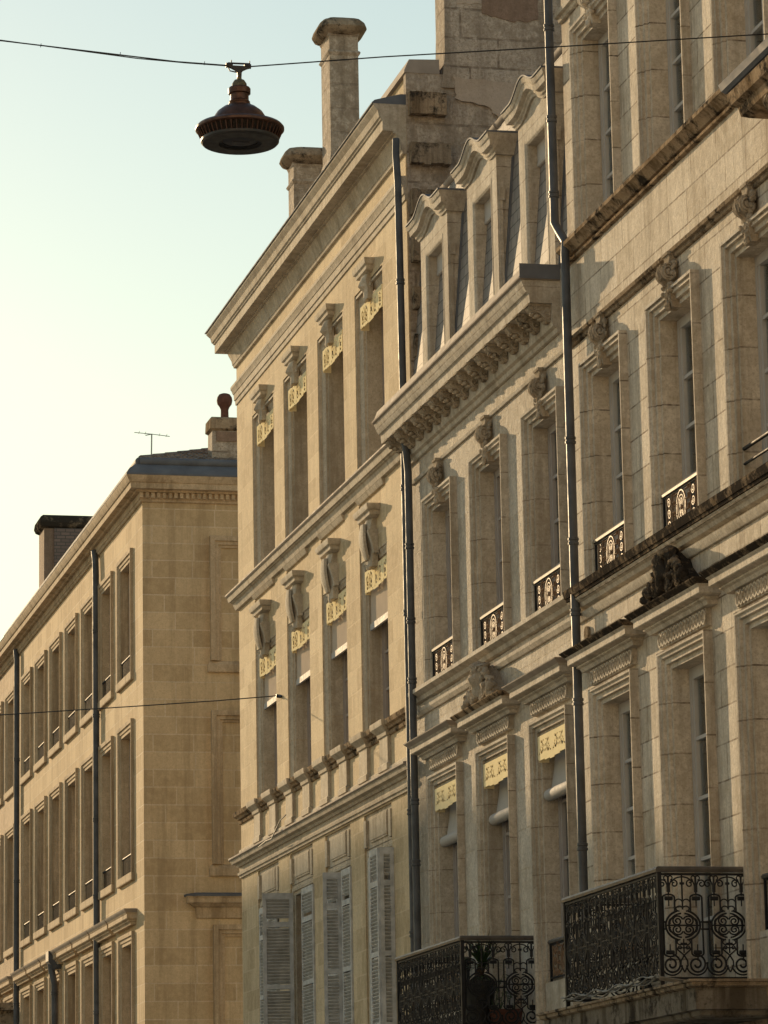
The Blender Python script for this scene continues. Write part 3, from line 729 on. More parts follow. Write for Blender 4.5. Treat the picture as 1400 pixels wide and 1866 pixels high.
for i in range(1, nmod):
    c = copy_part(m0, (FC+.05-NC-.14)/(nmod-1)*i)
# windows
for k, y in enumerate(ycs2):
    g = casement(y-HW, y+HW, 3.82 if k == 1 else 4.25, 7.08, 11.22, 'frame', b2, 4, head=.10)
    arch_set(y, 3.72, 7.08, 'b2t', g)
    guilloche(y-HW-.15, y+HW+.15, 7.335, 7.50, g, 'b2t', 10.945)
    hood(y-HW-.25, y+HW+.25, 7.50, 7.735, g, 'b2t', 'halfcrust' if k == 1 else 'zinclit', .30)
    if k == 1: crest(y, 7.76, g, 'carve')
    valance(y-HW+.01, y+HW-.01, 7.075, .31, 10.965, g, True)
    bl = MB(); L = []
    for zz, xx in ((7.06, 11.17), (6.9, 11.165), (6.7, 11.145), (6.5, 11.11), (6.40, 11.09)): L.append([(xx, y-HW+.03, zz), (xx, y+HW-.03, zz), (xx+.01, y+HW-.03, zz), (xx+.01, y-HW+.03, zz)])
    bl.loops(L); b_ = bl.build('roller_blind', 'blindg', g, 40)
    MB().lathe([(.02, -.01), (.066, 0), (.07, .02), (.07, 2*HW-.06), (.066, 2*HW-.04), (.02, 2*HW-.03)], (11.08, y-HW+.02, 6.40), 20, 'y').build('roller', 'blindg', g, 50)
    if k != 1:
        MB().box(10.98, 11.42, y-HW+.001, y+HW-.001, 3.72, 4.25).build('apron', 'b2t', g, 0)
        guard_panel(y-HW, y+HW, 4.28, 4.72, 11.05, g)
    g = casement(y-HW, y+HW, 8.44, 10.74, 11.22, 'frame', b2, 4, head=.09)
    arch_set(y, 8.44, 10.74, 'b2t', g)
    keystone(y, 10.76, 11.28, g, 'carve', k)
    guard_panel(y-HW, y+HW, 8.44, 8.89, 10.985, g)
balcony(b2, 39.55, 42.75, 10.08, 3.69, 4.79, 'slab', 'carvedark')
# mansard slates, top gutter, flat roof
MB().loops([[(11.0, Y12+.01, 12.3), (11.235, Y12+.01, 15.06), (11.5, Y12+.01, 15.06), (11.5, Y12+.01, 12.3)], [(11.0, Y23-.01, 12.3), (11.235, Y23-.01, 15.06), (11.5, Y23-.01, 15.06), (11.5, Y23-.01, 12.3)]]).build('mansard_roof', 'slate', b2, 0)
MB().loops([[(11.505, y, 15.04), (11.40, y, 15.13), (15, y, 16.3), (18.8, y, 15.1)] for y in (Y12+.01, Y23-.01)]).build('upper_roof', 'zinc', b2, 0)
m = MB()
L = []
for y in (Y12+.05, Y23-.05):
    L.append([(11.265+.075*math.cos(a), y, 15.135+.075*math.sin(a)) for a in [PI+PI*i/8 for i in range(9)]]+[(11.34, y, 15.1355), (11.19, y, 15.1355)])
m.loops(L)
for i in range(7): m.tube([(11.265+.08*math.cos(a), Y12+.5+i*1.1, 15.135+.08*math.sin(a)) for a in [PI+PI*j/8 for j in range(9)]], .008)
m.build('roof_gutter', 'zinclit', b2, 50)
# dormers
def dormer(yc):
    root = MB().wall(yc-.73, yc+.73, 12.36, 14.46, [(yc-.47, yc+.47, 12.5, 14.20)], 10.965, .38)
    # cheeks run back into the slope
    for a, b in ((yc-.73, yc-.60), (yc+.60, yc+.73)): root.box(11.345, 11.42, a, b, 12.36, 14.46)
    d = root.build('dormer', 'b2t', b2, 0, True)
    # arched cornice: profile lines follow the shallow arch, outer ends level
    n = 24; prof = [(.02, 0.), (.03, .03), (.05, .045), (.055, .075), (.11, .09), (.12, .16), (.135, .175), (.15, .215), (.15, .235)]
    def base(u):
        a = abs(u); return .165*(math.cos(PI*a/.72)*.5+.5) if a < .72 else 0.
    stations = [(-1-.0, 0)]+[(-.93+1.86*i/n, 0) for i in range(n+1)]+[(1.0, 0)]
    L = []
    ext = .76
    for u, _ in stations:
        y = yc+u*ext; zb = 14.44+base(u)
        over = 1 if abs(u) >= .999 else 0
        l = [(11.36, y+(math.copysign(p, u) if over else 0), zb+h) for p, h in prof[::-1]]
        l = [(10.965-p, y+(math.copysign(p, u) if over else 0), zb+h) for p, h in prof]+[(11.38, y+(math.copysign(.15, u) if over else 0), zb+.235), (11.38, y, zb)]
        L.append(l)
    MB().loops(L).build('pediment', 'b2t', d, 20)
    L = []
    for u, _ in stations:
        y = yc+u*(ext+.15 if abs(u) >= .999 else ext); zb = 14.44+base(u)+.237
        L.append([(10.80, y, zb), (10.80, y, zb+.02), (11.40, y, zb+.03), (11.40, y, zb)])
    MB().loops(L).build('lead_cover', 'zinc', d, 30)
    # tympanum fill under the arch
    MB().loops([[(10.975, yc+u*.72, 14.44), (10.975, yc+u*.72, 14.46+base(u)), (11.38, yc+u*.72, 14.46+base(u)), (11.38, yc+u*.72, 14.44)] for u in [-.99+1.98*i/20 for i in range(21)]]).build('tympanum', 'b2t', d, 0)
    MB().portal(yc-.40, yc+.40, 12.4, 14.14, [(0, -.06), (.0, -.02), (.02, -.004), (.05, .004), (.075, .004), (.075, -.06)], 10.965).portal(yc-.40, yc+.40, 12.4, 14.14, [(0, -.40), (0, -.062), (.07, -.062), (.07, -.40)], 10.965).build('surround', 'b2t', d, 20)
    for sg in (-1, 1):      # side pilaster strips with little consoles
        MB().box(10.985, 11.03, yc+sg*.735-.018, yc+sg*.735+.018, 12.36, 13.86).build('side_strip', 'b2t', d, 0)
        MB().extr_x([(yc+sg*.73-.02, 14.02), (yc+sg*.78, 14.02), (yc+sg*.775, 13.96), (yc+sg*.76, 13.88), (yc+sg*.77, 13.86), (yc+sg*.73-.02, 13.86)], 10.985, 11.06).build('console', 'b2t', d, 20)
        MB().loops([[(10.985+.083*(z-12.3), yc+sg*.76-.03, z), (11.03+.083*(z-12.3)+.05, yc+sg*.76-.03, z), (11.03+.083*(z-12.3)+.05, yc+sg*.76+.03, z), (10.985+.083*(z-12.3), yc+sg*.76+.03, z)] for z in (12.36, 14.42)]).build('flashing', 'zinc', d, 0)
    MB().box(11.345, 12.9, yc-.60, yc+.60, 14.2, 14.5).build('dormer_roof', 'zinc', d, 0)
    w_ = casement(yc-.40, yc+.40, 12.42, 14.14, 11.22, 'framew', d, 3, head=.08)
    MB().box(11.10, 11.19, yc-.39, yc+.39, 13.92, 14.139).tube([(11.12, yc-.39, 13.90), (11.12, yc+.39, 13.90)], .03, 8).build('rolled_shutter', 'framew', w_, 30)
    return d
d0 = None
for y in ycs2: dormer(y)

# ================================================================== YELLOW ASHLAR HOUSE
b3 = thing('stone_townhouse', 'yellow ashlar townhouse with deep top cornice, two tall chimneys and grey shutters', 'townhouse', (11, Y23, 0))
ycs3 = [55.57-2.615*k for k in range(4)]
holes = []
for y in ycs3:
    holes += [(y-.90, y+.90, 12.0, 14.78), (y-.85, y+.85, 8.36, 11.66), (y-.85, y+.85, 3.6, 7.22)]
MB().wall(Y23+.004, Y3E, 0, 16.5, holes).build('wall', 'b3', b3, 0, True)
MB().box(11.45, 20, Y3E-.45, Y3E-.001, 0, 16.45).box(19.6, 20, Y23+.3, Y3E-.46, 0, 16.45).build('back_wall', 'b4', b3, 0)
# main cornice, mitred round the far corner
CORN3 = [(.02, 15.93), (.04, 15.94), (.05, 15.98), (.06, 15.99), (.07, 16.06), (.12, 16.18), (.13, 16.215), (.17, 16.22), (.17, 16.245), (.31, 16.25), (.315, 16.255), (.315, 16.40), (.335, 16.41), (.34, 16.43), (.36, 16.445), (.38, 16.53), (.42, 16.58), (.435, 16.60), (.435, 16.63)]
c3 = MB().ring(Y23, Y3E, CORN3, 0, 1).build('cornice', 'b3t', b3, 20)
MB().ring(Y23, Y3E+.02, [(.455, 16.631), (.46, 16.645), (.42, 16.68), (.05, 16.78)], 0, 1).build('gutter_cover', 'zinc', c3, 20)
MB().ring(Y23, Y3E, [(.01, 15.28), (.02, 15.285), (.025, 15.36), (.04, 15.365), (.045, 15.47), (.055, 15.475), (.075, 15.54), (.09, 15.565), (.09, 15.61), (.01, 15.62)], 0, 1).build('string_course', 'b3t', b3, 20)
# mid sill course
m3 = MB().ring(Y23+.05, Y3E, [(.01, 11.74), (.05, 11.75), (.07, 11.80), (.09, 11.86), (.12, 11.87), (.12, 11.885), (.15, 11.89), (.17, 11.97), (.18, 11.98)], 0, 1).build('sill_course', 'b3t', b3, 20)
MB().ring(Y23+.05, Y3E, [(.185, 11.981), (.20, 12.0), (.20, 12.025), (.02, 12.06)], 0, 1).build('lead_cover', 'zinclit', m3, 20)
for y in ycs3:      # mouldings stepping back over each lower bay
    MB().ring(y-.78, y+.78, [(.01, 11.665), (.02, 11.67), (.04, 11.70), (.06, 11.735)], 1, 1).build('bed_moulding', 'b3t', m3, 20)
# sill ledge of the lower windows with pedestals
l3 = MB().ring(Y23+.05, Y3E, [(.01, 8.13), (.03, 8.14), (.04, 8.18), (.02, 8.19), (.02, 8.20), (.06, 8.21), (.07, 8.24), (.11, 8.26), (.12, 8.30), (.12, 8.33), (.02, 8.345)], 0, 1).build('sill_course', 'halfcrust', b3, 20)
for y in ycs3:
    for yy in (y+.64, y-.64):
        MB().ring(yy-.20, yy+.20, [(.05, 7.66), (.07, 7.67), (.07, 7.75), (.05, 7.77), (.05, 8.13), (.07, 8.14), (.08, 8.19), (.10, 8.21), (.15, 8.26), (.16, 8.30), (.16, 8.34), (.02, 8.355)]).build('pedestal', 'b3t', l3, 20)
MB().ring(Y23+.05, Y3E, [(.01, 7.62), (.035, 7.63), (.035, 7.70), (.01, 7.72)], 0, 1).build('plinth_band', 'b3t', b3, 20)
# lower cornice
p3 = MB().ring(Y23+.05, Y3E, [(.01, 7.24), (.03, 7.245), (.035, 7.28), (.055, 7.29), (.06, 7.33), (.03, 7.335), (.03, 7.42), (.06, 7.425), (.08, 7.46), (.14, 7.48), (.16, 7.53), (.17, 7.54)], 0, 1).build('string_course', 'b3t', b3, 20)
MB().ring(Y23+.05, Y3E, [(.175, 7.541), (.19, 7.555), (.19, 7.58), (.02, 7.61)], 0, 1).build('lead_cover', 'zinclit', p3, 20)

def leaf_panel(w_, h, parent, M4, mat='shutter'):
    """louvred shutter leaf in its own plane: u along width, v depth, z up"""
    m = MB(); st = .055
    m.box(0, st, -.017, .017, 0, h); m.box(w_-st, w_, -.017, .017, 0, h)
    for a, b in ((0, .10), (.62, .70), (h*.52, h*.52+.07), (h-.52, h-.44), (h-.09, h)): m.box(st, w_-st, -.017, .017, a, b)
    z = .12
    while z < h-.10:
        if not any(a-.04 < z < b+.01 for a, b in ((.62, .70), (h*.52, h*.52+.07), (h-.52, h-.44))):
            m.add([(st, -.022, z), (w_-st, -.022, z), (w_-st, .014, z+.034), (st, .014, z+.034), (st, -.022, z+.008), (w_-st, -.022, z+.008), (w_-st, .014, z+.042), (st, .014, z+.042)], [(0, 3, 2, 1), (4, 5, 6, 7), (0, 1, 5, 4), (1, 2, 6, 5), (2, 3, 7, 6), (3, 0, 4, 7)])
        z += .050
    m.v = [tuple(M4 @ Vector(p)) for p in m.v]
    return m.build('shutter', mat, parent, 0)
def plan(p, q, z):     # leaf from plan point p to q at height z
    d = Vector((q[0]-p[0], q[1]-p[1], 0)).normalized(); n_ = Vector((-d.y, d.x, 0))
    A = Matrix((d, n_, Vector((0, 0, 1)))).transposed().to_4x4(); A.translation = (p[0], p[1], z); return A

for k, y in enumerate(ycs3):
    # upper floor
    w_ = .70
    g = casement(y-w_, y+w_, 12.02, 14.56, 11.38, 'frameb', b3, 4)
    MB().portal(y-w_, y+w_, 12.03, 14.56, P_RECESS).build('surround', 'b3t', g, 20)
    shield_key(y, 14.50, 15.02, g, False)
    valance(y-w_+.01, y+w_-.01, 14.555, .35, 11.035, g, False)
    # lower floor
    g = casement(y-w_, y+w_, 8.35, 10.68, 11.30, 'frameb', b3, 4)
    MB().portal(y-w_, y+w_, 8.34, 10.68, [(0, -.44), (0, -.085), (.05, -.085), (.055, -.06), (.09, -.055), (.12, -.035), (.145, -.03), (.15, -.012), (.16, -.012), (.16, -.40)]).build('surround', 'b3t', g, 20)
    MB().box(11.014, 11.40, y-.86, y+.86, 10.835, 11.67).build('spandrel', 'b3', g, 0)
    shield_key(y, 10.62, 11.46, g, True)
    valance(y-w_+.01, y+w_-.01, 10.675, .34, 11.035, g, False)
    MB().box(11.115, 11.122, y-w_+.02, y+w_-.02, 9.93, 10.66).build('roller_blind', 'blind', g, 0)
    MB().box(11.10, 11.14, y-w_+.015, y+w_-.015, 9.84, 9.93).build('blind_bar', 'framew', g, 0)
    # first floor behind the shutters
    g = casement(y-.68, y+.68, 3.6, 6.56, 11.32, 'frame', b3, 4)
    s_ = MB().portal(y-.70, y+.70, 3.6, 6.58, [(0, -.44), (0, -.05), (.05, -.045), (.06, -.02), (.10, -.015), (.11, -.03), (.16, -.03), (.16, -.40)]).build('surround', 'b3t', g, 20)
    MB().box(11.03, 11.40, y-.86, y+.86, 6.73, 7.23).ring(y-.52, y+.52, [(-.03, 6.80), (-.01, 6.81), (-.01, 6.83), (.0, 6.84), (.0, 7.13), (-.01, 7.14), (-.01, 7.16), (-.03, 7.17)], 1, 1, 11., .1).build('panel', 'b3t', g, 20)
    for sg in (-1, 1): MB().box(10.985, 11.05, y+sg*.76-.07, y+sg*.76+.07, 6.76, 7.14).build('bracket', 'b3t', g, 0)
def leaf(k, p, q, h=3.05): leaf_panel((Vector(q)-Vector(p)).length, h, b3, plan(p, q, 3.55))
# far bay: both leaves closed; the others stand open at different angles
leaf(0, (10.99, 54.90), (10.99, 55.56)); leaf(0, (10.99, 55.58), (10.99, 56.24))
leaf(1, (10.97, 53.50), (10.51, 53.56)); leaf(1, (10.965, 53.54), (10.53, 53.64)); leaf(1, (10.99, 52.03), (10.985, 52.86))
leaf(2, (11.03, 50.27), (10.77, 50.34)); leaf(2, (11.0, 50.36), (11.0, 51.05)); leaf(2, (10.99, 49.43), (10.985, 50.0))
leaf(3, (10.80, 46.85), (10.80, 47.36)); leaf(3, (11.0, 46.80), (10.81, 46.83)); leaf(3, (11.0, 47.6), (11.0, 48.3))
# attic wall and roof set back behind the cornice
MB().box(11.06, 11.45, Y23+.003, Y3E-.02, 16.45, 17.09).build('attic_wall', 'b3', b3, 0)
MB().extr_y([(11.0, 17.09), (11.0, 17.12), (11.07, 17.28), (11.5, 17.30), (11.5, 17.09)], Y23-.02, Y3E).build('attic_coping', 'zinclit', b3, 20)
MB().extr_y([(11.5, 17.05), (11.5, 17.25), (15.5, 18.6), (20, 17.0)], Y23+.45, Y3E).build('roof', 'tile', b3, 0)
# party wall with toothing stones, and the big chimney stack on it
gb = MB().box(11.50, 16, Y23+.0, Y23+.42, 11.8, 17.08)
pw = gb.build('party_wall', 'gable', b3, 0)
rnd = random.Random(3)
for i, (za, zb_) in enumerate(((16.45, 16.79), (15.75, 16.07), (15.05, 15.40), (14.38, 14.70), (13.70, 14.03), (13.05, 13.36), (12.42, 12.72))):
    m = MB(); x0, x1 = 11.045, 11.56+.04*(i % 2)
    n = 6
    for j in range(n):
        a, b = x0+(x1-x0)*j/n, x0+(x1-x0)*(j+1)/n
        m.box(a, b, Y23-.14-.03*rnd.random(), Y23+.12, za+.03*rnd.random(), zb_-.012*rnd.random())
    m.build('toothing_stone', 'carvedark' if i != 0 else 'halfcrust', pw, 0)
MB().box(11.02, 11.56, Y23-.012, Y23+.12, 11.9, 17.09).build('quoin_wall', 'gable', pw, 0)
rnd = random.Random(11)
st = MB(); L = []
for z, x0, yb in ((16.9, 11.52, .62), (17.1, 11.55, .55), (17.35, 11.575, .5), (17.8, 11.585, .48), (18.6, 11.585, .48), (20.0, 11.58, .5), (20.9, 11.58, .5)):
    L.append([(x0, Y23-.03, z), (14.6, Y23-.03, z), (14.6, Y23+yb, z), (x0, Y23+yb, z)])
st.loops(L); sk = st.build('chimney_stack', 'gable', b3, 0)
def patch(pts, mat, yy, seed):
    r_ = random.Random(seed); P = []
    for i in range(len(pts)):
        a, b = Vector(pts[i]), Vector(pts[(i+1) % len(pts)])
        for t in range(6): q = a.lerp(b, t/6); P.append((q.x+r_.uniform(-.018, .018), q.y+r_.uniform(-.018, .018)))
    MB().loops([[(x, yy, z) for x, z in P], [(x, yy+.02, z) for x, z in P]]).build('plaster_patch', mat, sk, 0)
patch([(11.70, 17.05), (12.55, 17.02), (12.95, 16.9), (12.75, 16.3), (12.35, 16.45), (12.2, 16.65), (11.72, 16.75)], 'plaster', Y23-.037, 1)
patch([(12.15, 18.6), (12.95, 18.6), (12.93, 17.95), (12.5, 17.9), (12.12, 18.0)], 'smoke', Y23-.040, 2)
patch([(11.68, 18.5), (12.1, 18.5), (12.1, 18.15), (11.75, 18.12)], 'plaster', Y23-.038, 4)
MB().rect(11.58, 14.6, Y23-.03, Y23+.5, [(0, 20.9), (.08, 20.95), (.10, 21.1), (0, 21.2)]).build('chimney_cap', 'crust', sk, 20)
# two tall chimneys rising behind the cornice
def chimney(x0, x1, y0, y1, zb, zt, mat, par, flare):
    m = MB(); m.rect(x0, x1, y0, y1, [(0, zb), (0, zt-.62), (.02, zt-.60), (.035, zt-.57), (.02, zt-.54), (0, zt-.53), (0, zt-.30), (.03, zt-.22)])
    if flare: m.rect(x0-.10, x1+.02, y0-.12, y1+.03, [(0, zb-.5), (0, zb+.25), (-.09, zb+.55)])
    s_ = m.build('chimney', mat, par, 20)
    n = 6; c = MB(); prof = [(.02, zt-.26), (.13, zt-.20), (.165, zt-.14), (.14, zt-.06), (.06, zt+.02), (-.08, zt+.07)]
    for i, (p, z) in enumerate(prof): pass
    L = []
    for p, z in prof:
        l = []
        cx_, cy_ = (x0+x1)/2, (y0+y1)/2; a, b = (x1-x0)/2+p, (y1-y0)/2+p
        for j in range(24):
            t = 2*PI*j/24; ex = 5.
            ux = math.copysign(abs(math.cos(t))**(2/ex), math.cos(t)); uy = math.copysign(abs(math.sin(t))**(2/ex), math.sin(t))
            l.append((cx_+ux*a+.012*noise.noise((ux*3, uy*3, z*5)), cy_+uy*b, z+.02*noise.noise((ux*4, uy*4, 7))))
        L.append(l)
    c.loops(L).build('chimney_cap', 'carvedark', s_, 40)
    return s_
chimney(12.09, 12.58, 55.0, 55.66, 18.35, 21.27, 'gable', b3, True)
chimney(11.87, 12.55, 57.0, 57.45, 16.8, 19.62, 'gable', b3, False)
pipe([(10.86, 45.26, 16.12), (10.85, 45.24, 15.9), (10.865, 45.22, 15.5), (10.875, 45.20, 12.6), (10.875, 45.20, 3.0)], .05, b3, [14.1, 11.25, 9.55, 6.9, 5.3, 4.9])
pipe([(10.80, 45.02, 11.92), (10.84, 44.97, 11.75), (10.855, 44.92, 11.4), (10.855, 44.92, 3.0)], .05, b2, [10.4, 9.4, 8.6, 7.0, 6.2])
pipe([(10.86, 37.60, 19.0), (10.86, 37.58, 12.75), (10.88, 37.42, 12.58), (10.89, 37.27, 12.45), (10.875, 37.25, 12.3), (10.875, 37.25, 0.2)], .05, b1, [15.1, 14.0, 13.1, 10.15, 9.0, 8.2, 7.2, 5.6])

# ================================================================== CORNER HOUSE BEYOND THE SIDE STREET
b4 = thing('stone_townhouse', 'plain corner house with blind panels on its shaded end wall and tiled roof', 'townhouse', (11, Y4S, 0))
ycs4 = [70.06-.03+2.58*k for k in range(7)]
P4 = [(0, -.30), (0, .005), (.06, .005), (.07, .025), (.13, .03), (.14, .055), (.20, .062), (.215, .062), (.215, -.2)]
def plain_front(par, ycs, y0, y1, mat, trim, z1, rails):
    hs = []
    for y in ycs:
        for zb, zt in ((12.48, 14.74), (8.50, 11.30), (3.6, 7.10)): hs.append((y-.82, y+.82, zb-.1, zt+.12))
    MB().wall(y0, y1, 0, z1, hs).build('wall', mat, par, 0, True)
    for i, y in enumerate(ycs):
        for zb, zt, fl in ((12.48, 14.74, 3), (8.50, 11.30, 2), (3.6, 7.10, 1)):
            g = casement(y-.70, y+.70, zb, zt, 11.20, 'frameb', par, 4)
            MB().portal(y-.70, y+.70, zb-.02, zt, P4).build('surround', trim, g, 20)
            if fl > 1: 
                MB().ring(y-.90, y+.90, [(-.25, zb-.19), (.062, zb-.188), (.07, zb-.17), (.07, zb-.03), (-.25, zb-.015)], 1, 1, 11, .28).build('sill', trim, g, 20)
                if rails:
                    m = MB().tube([(11.02, y-.72, zb+.36), (11.02, y+.72, zb+.36)], .022, 8)
                    for j in range(9): m.tube([(11.02, y-.6+j*.15, zb), (11.02, y-.6+j*.15, zb+.36)], .008, 5)
                    m.build('guard_rail', 'iron', g, 50)
            else:
                hood(y-1.0, y+1.0, 7.42, 7.72, g, trim, 'zinclit', .26)
plain_front(b4, ycs4, Y4S, Y4E-.003, 'b4', 'b4t', 15.8, True)
MB().box(11.451, 21, Y4S, Y4S+.4, 0, 15.8).box(20.6, 21, Y4S+.41, Y4E-.01, 0, 15.8).build('side_wall', 'b4', b4, 0)
CORN4 = [(.02, 15.64), (.04, 15.65), (.05, 15.69), (.07, 15.70), (.07, 15.82), (.14, 15.825), (.16, 15.86), (.27, 15.87), (.28, 15.98), (.30, 15.99), (.35, 16.08), (.36, 16.12)]
cm = MB(); L = []
for p, z in CORN4: L.append([(21.0, Y4S-p, z), (11-p, Y4S-p, z), (11-p, Y4E+22, z), (11.1, Y4E+22, z), (11.1, Y4S+.1, z), (21.0, Y4S+.1, z)])
c4 = cm.loops(L).build('cornice', 'b4t', b4, 20)
dm = MB()
for i in range(60): dm.box(10.93+i*.115, 10.93+i*.115+.068, Y4S-.125, Y4S-.069, 15.715, 15.818)
dm.build('dentils', 'b4t', c4, 0)
# zinc band, gutter, tiled hip roof
zm = MB(); L = []
for p, z in ((.365, 16.121), (.37, 16.15), (.30, 16.26), (.16, 16.37), (.10, 16.38)): L.append([(21.0, Y4S-p, z), (11-p, Y4S-p, z), (11-p, Y4E, z), (11.2, Y4E, z), (11.2, Y4S+.2, z), (21.0, Y4S+.2, z)])
zm.loops(L).build('zinc_band', 'zinc', b4, 20)
zm = MB(); zm.tube([(10.93, Y4S-.10, 16.44), (21.0, Y4S-.10, 16.44)], .085, 12); zm.tube([(10.93, Y4S-.10, 16.44), (10.93, Y4E, 16.44)], .085, 12)
zm.build('roof_gutter', 'zinc', b4, 50)
tm = MB()
tm.loops([[(21, Y4S-.02, 16.45), (11.0, Y4S-.02, 16.45), (11.0, Y4E, 16.45), (21, Y4E, 16.45)], [(16.2, Y4S+5.2, 18.2), (16, Y4S+5, 18.2), (16, Y4E, 18.2), (16.2, Y4E, 18.2)]])
rf = tm.build('roof', 'tile', b4, 0)
tm = MB(); sl = 1.75/5.1; rnd = random.Random(2)
for i in range(44):      # courses of half-round tiles on the end slope
    x = 11.06+i*.105
    for j in range(9):
        y0 = Y4S-.10+j*.28; lim = (x-11.0)
        if y0-Y4S > lim: continue
        z0 = 16.47+(y0-Y4S+.02)*sl+.015+rnd.uniform(-.008, .008)
        L = []
        for t, rr in ((0, .058), (.36, .044)):
            L.append([(x+rnd.uniform(-.004, .004)+rr*math.cos(a), y0+t, z0+t*sl+rr*.9*math.sin(a)+(.022 if t == 0 else 0)) for a in [PI*q/6 for q in range(7)]])
        tm.loops(L, closed=True)
tm.build('roof_tiles', 'tile', rf, 40)
hm = MB()
for j in range(12):
    a = Vector((10.98+j*.3, Y4S-.02+j*.3, 16.50+j*.3*sl)); hm.tube([a, a+Vector((.34, .34, .36*sl))], [.085, .065], 10)
hm.build('hip_tiles', 'tile', rf, 50)
# rendered chimney with a bulbous clay pot
ch = MB().rect(12.47, 13.6, Y4S+.35, Y4S+.85, [(0, 16.4), (-.01, 17.22)]).build('chimney', 'gable', b4, 0)
MB().rect(12.47, 13.6, Y4S+.35, Y4S+.85, [(-.01, 17.221), (.04, 17.26), (.03, 17.47), (0, 17.50)]).build('chimney_cap', 'halfcrust', ch, 20)
MB().box(12.56, 13.55, Y4S+.336, Y4S+.4, 17.0, 17.2).build('soot_patch', 'smoke', ch, 0)
MB().lathe([(.085, 17.49), (.08, 17.60), (.078, 17.70), (.10, 17.76), (.145, 17.82), (.16, 17.89), (.15, 17.96), (.11, 18.02), (.06, 18.04), (.05, 18.03)], (12.78, Y4S+.6, 0), 24).build('chimney_pot', 'terracotta', ch, 60)
# blind panels and hood on the end wall (x is along the wall here)
def on_end(mb):      # rotate facade-style geometry (x=11 plane, y along) onto the end wall plane y = Y4S
    mb.v = [(13.28-(p[1]-100), Y4S+(p[0]-11), p[2]) for p in mb.v]; return mb
for zb, zt in ((12.50, 14.76), (8.50, 11.28), (3.6, 7.10)):
    fr = [(0, -.02), (0, .03), (.045, .03), (.055, .065), (.12, .07), (.13, .105), (.20, .115), (.225, .115), (.225, -.02)]
    pm = MB().portal(100-.72, 100+.72, zb, zt, fr)
    if zb > 5: pm.ring(99.06, 100.94, [(-.02, zb-.23), (.06, zb-.228), (.068, zb-.2), (.06, zb-.08), (.03, zb-.02), (-.02, zb+.0)], 1, 1)
    on_end(pm).build('blind_panel', 'b4t', b4, 20)
hm = on_end(MB().ring(98.77, 101.23, [(.02, 7.45), (.04, 7.46), (.06, 7.66), (.10, 7.67), (.16, 7.72), (.22, 7.74), (.23, 7.82), (.26, 7.86)])).build('hood', 'b4t', b4, 20)
on_end(MB().ring(98.77, 101.23, [(.27, 7.861), (.275, 7.90), (.02, 7.95)])).build('coping', 'zinc', hm, 20)
pipe([(10.90, 73.70, 15.75), (10.91, 73.60, 15.5), (10.91, 73.55, 15.2), (10.91, 73.55, 0.2)], .07, b4, [14, 12.2, 10, 8.4, 6])
pipe([(10.90, 87.0, 15.75), (10.91, 86.9, 15.5), (10.91, 86.85, 0.2)], .07, b4, [13, 10, 7])
pipe([(10.78, 79.7, 7.45), (10.80, 79.7, 7.3), (10.86, 79.65, 7.0), (10.88, 79.6, 0.3)], .075, b4, [6.8, 5.5]).name = 'drainpipe'
MB().extr_y([(10.70, 7.50), (10.70, 7.72), (11.0, 7.72), (11.0, 7.35), (10.82, 7.30)], 79.5, 79.95).build('rain_hopper', 'pipe', b4, 20)
# old brick chimney far along the roof
ch = MB().rect(12.0, 13.9, 90.0, 91.0, [(0, 15.9), (0, 19.5)])

b5 = thing('stone_townhouse', 'farthest house at the left edge, beyond the last drainpipe, same height as the corner house', 'townhouse', (11, Y4E, 0))
plain_front(b5, [88.72+2.58*k for k in range(7)], Y4E, Y4E+22, 'b5', 'b4t', 15.66, False)
MB().box(20.6, 21, Y4E+.01, Y4E+22, 0, 15.6).box(11.45, 20.6, Y4E+21.6, Y4E+22, 0, 15.6).build('back_wall', 'b5', b5, 0)
MB().extr_y([(10.63, 16.125), (11.0, 16.3), (16, 17.9), (21, 16.1)], Y4E+.001, Y4E+22).build('roof', 'tile', b5, 0)
cc = ch.build('chimney', 'smoke', b5, 0)
MB().box(12.26, 13.88, 89.93, 90.05, 17.5, 19.45).build('brick_face', 'brick', cc, 0)
MB().rect(12.0, 13.9, 90.0, 91.0, [(0, 19.45), (.08, 19.5), (.12, 19.6), (.10, 19.74), (.03, 19.8)]).build('chimney_cap', 'crust', cc, 20)
m = MB().extr_y([(11.02, 6.9), (10.55, 6.9), (10.50, 6.75), (10.58, 6.6), (10.7, 6.4), (10.8, 6.0), (10.95, 5.6), (11.02, 5.6)], 87.75, 88.15)
m.blob((10.66, 87.95, 6.45), (.16, .22, .25), 1, .3, 6); m.blob((10.8, 87.95, 6.0), (.14, .2, .25), 2, .3, 6)
m.extr_y([(11.02, 6.905), (10.4, 6.905), (10.36, 7.06), (11.02, 7.1)], 87.6, 93.5)
m.build('console', 'carvedark', b5, 40)

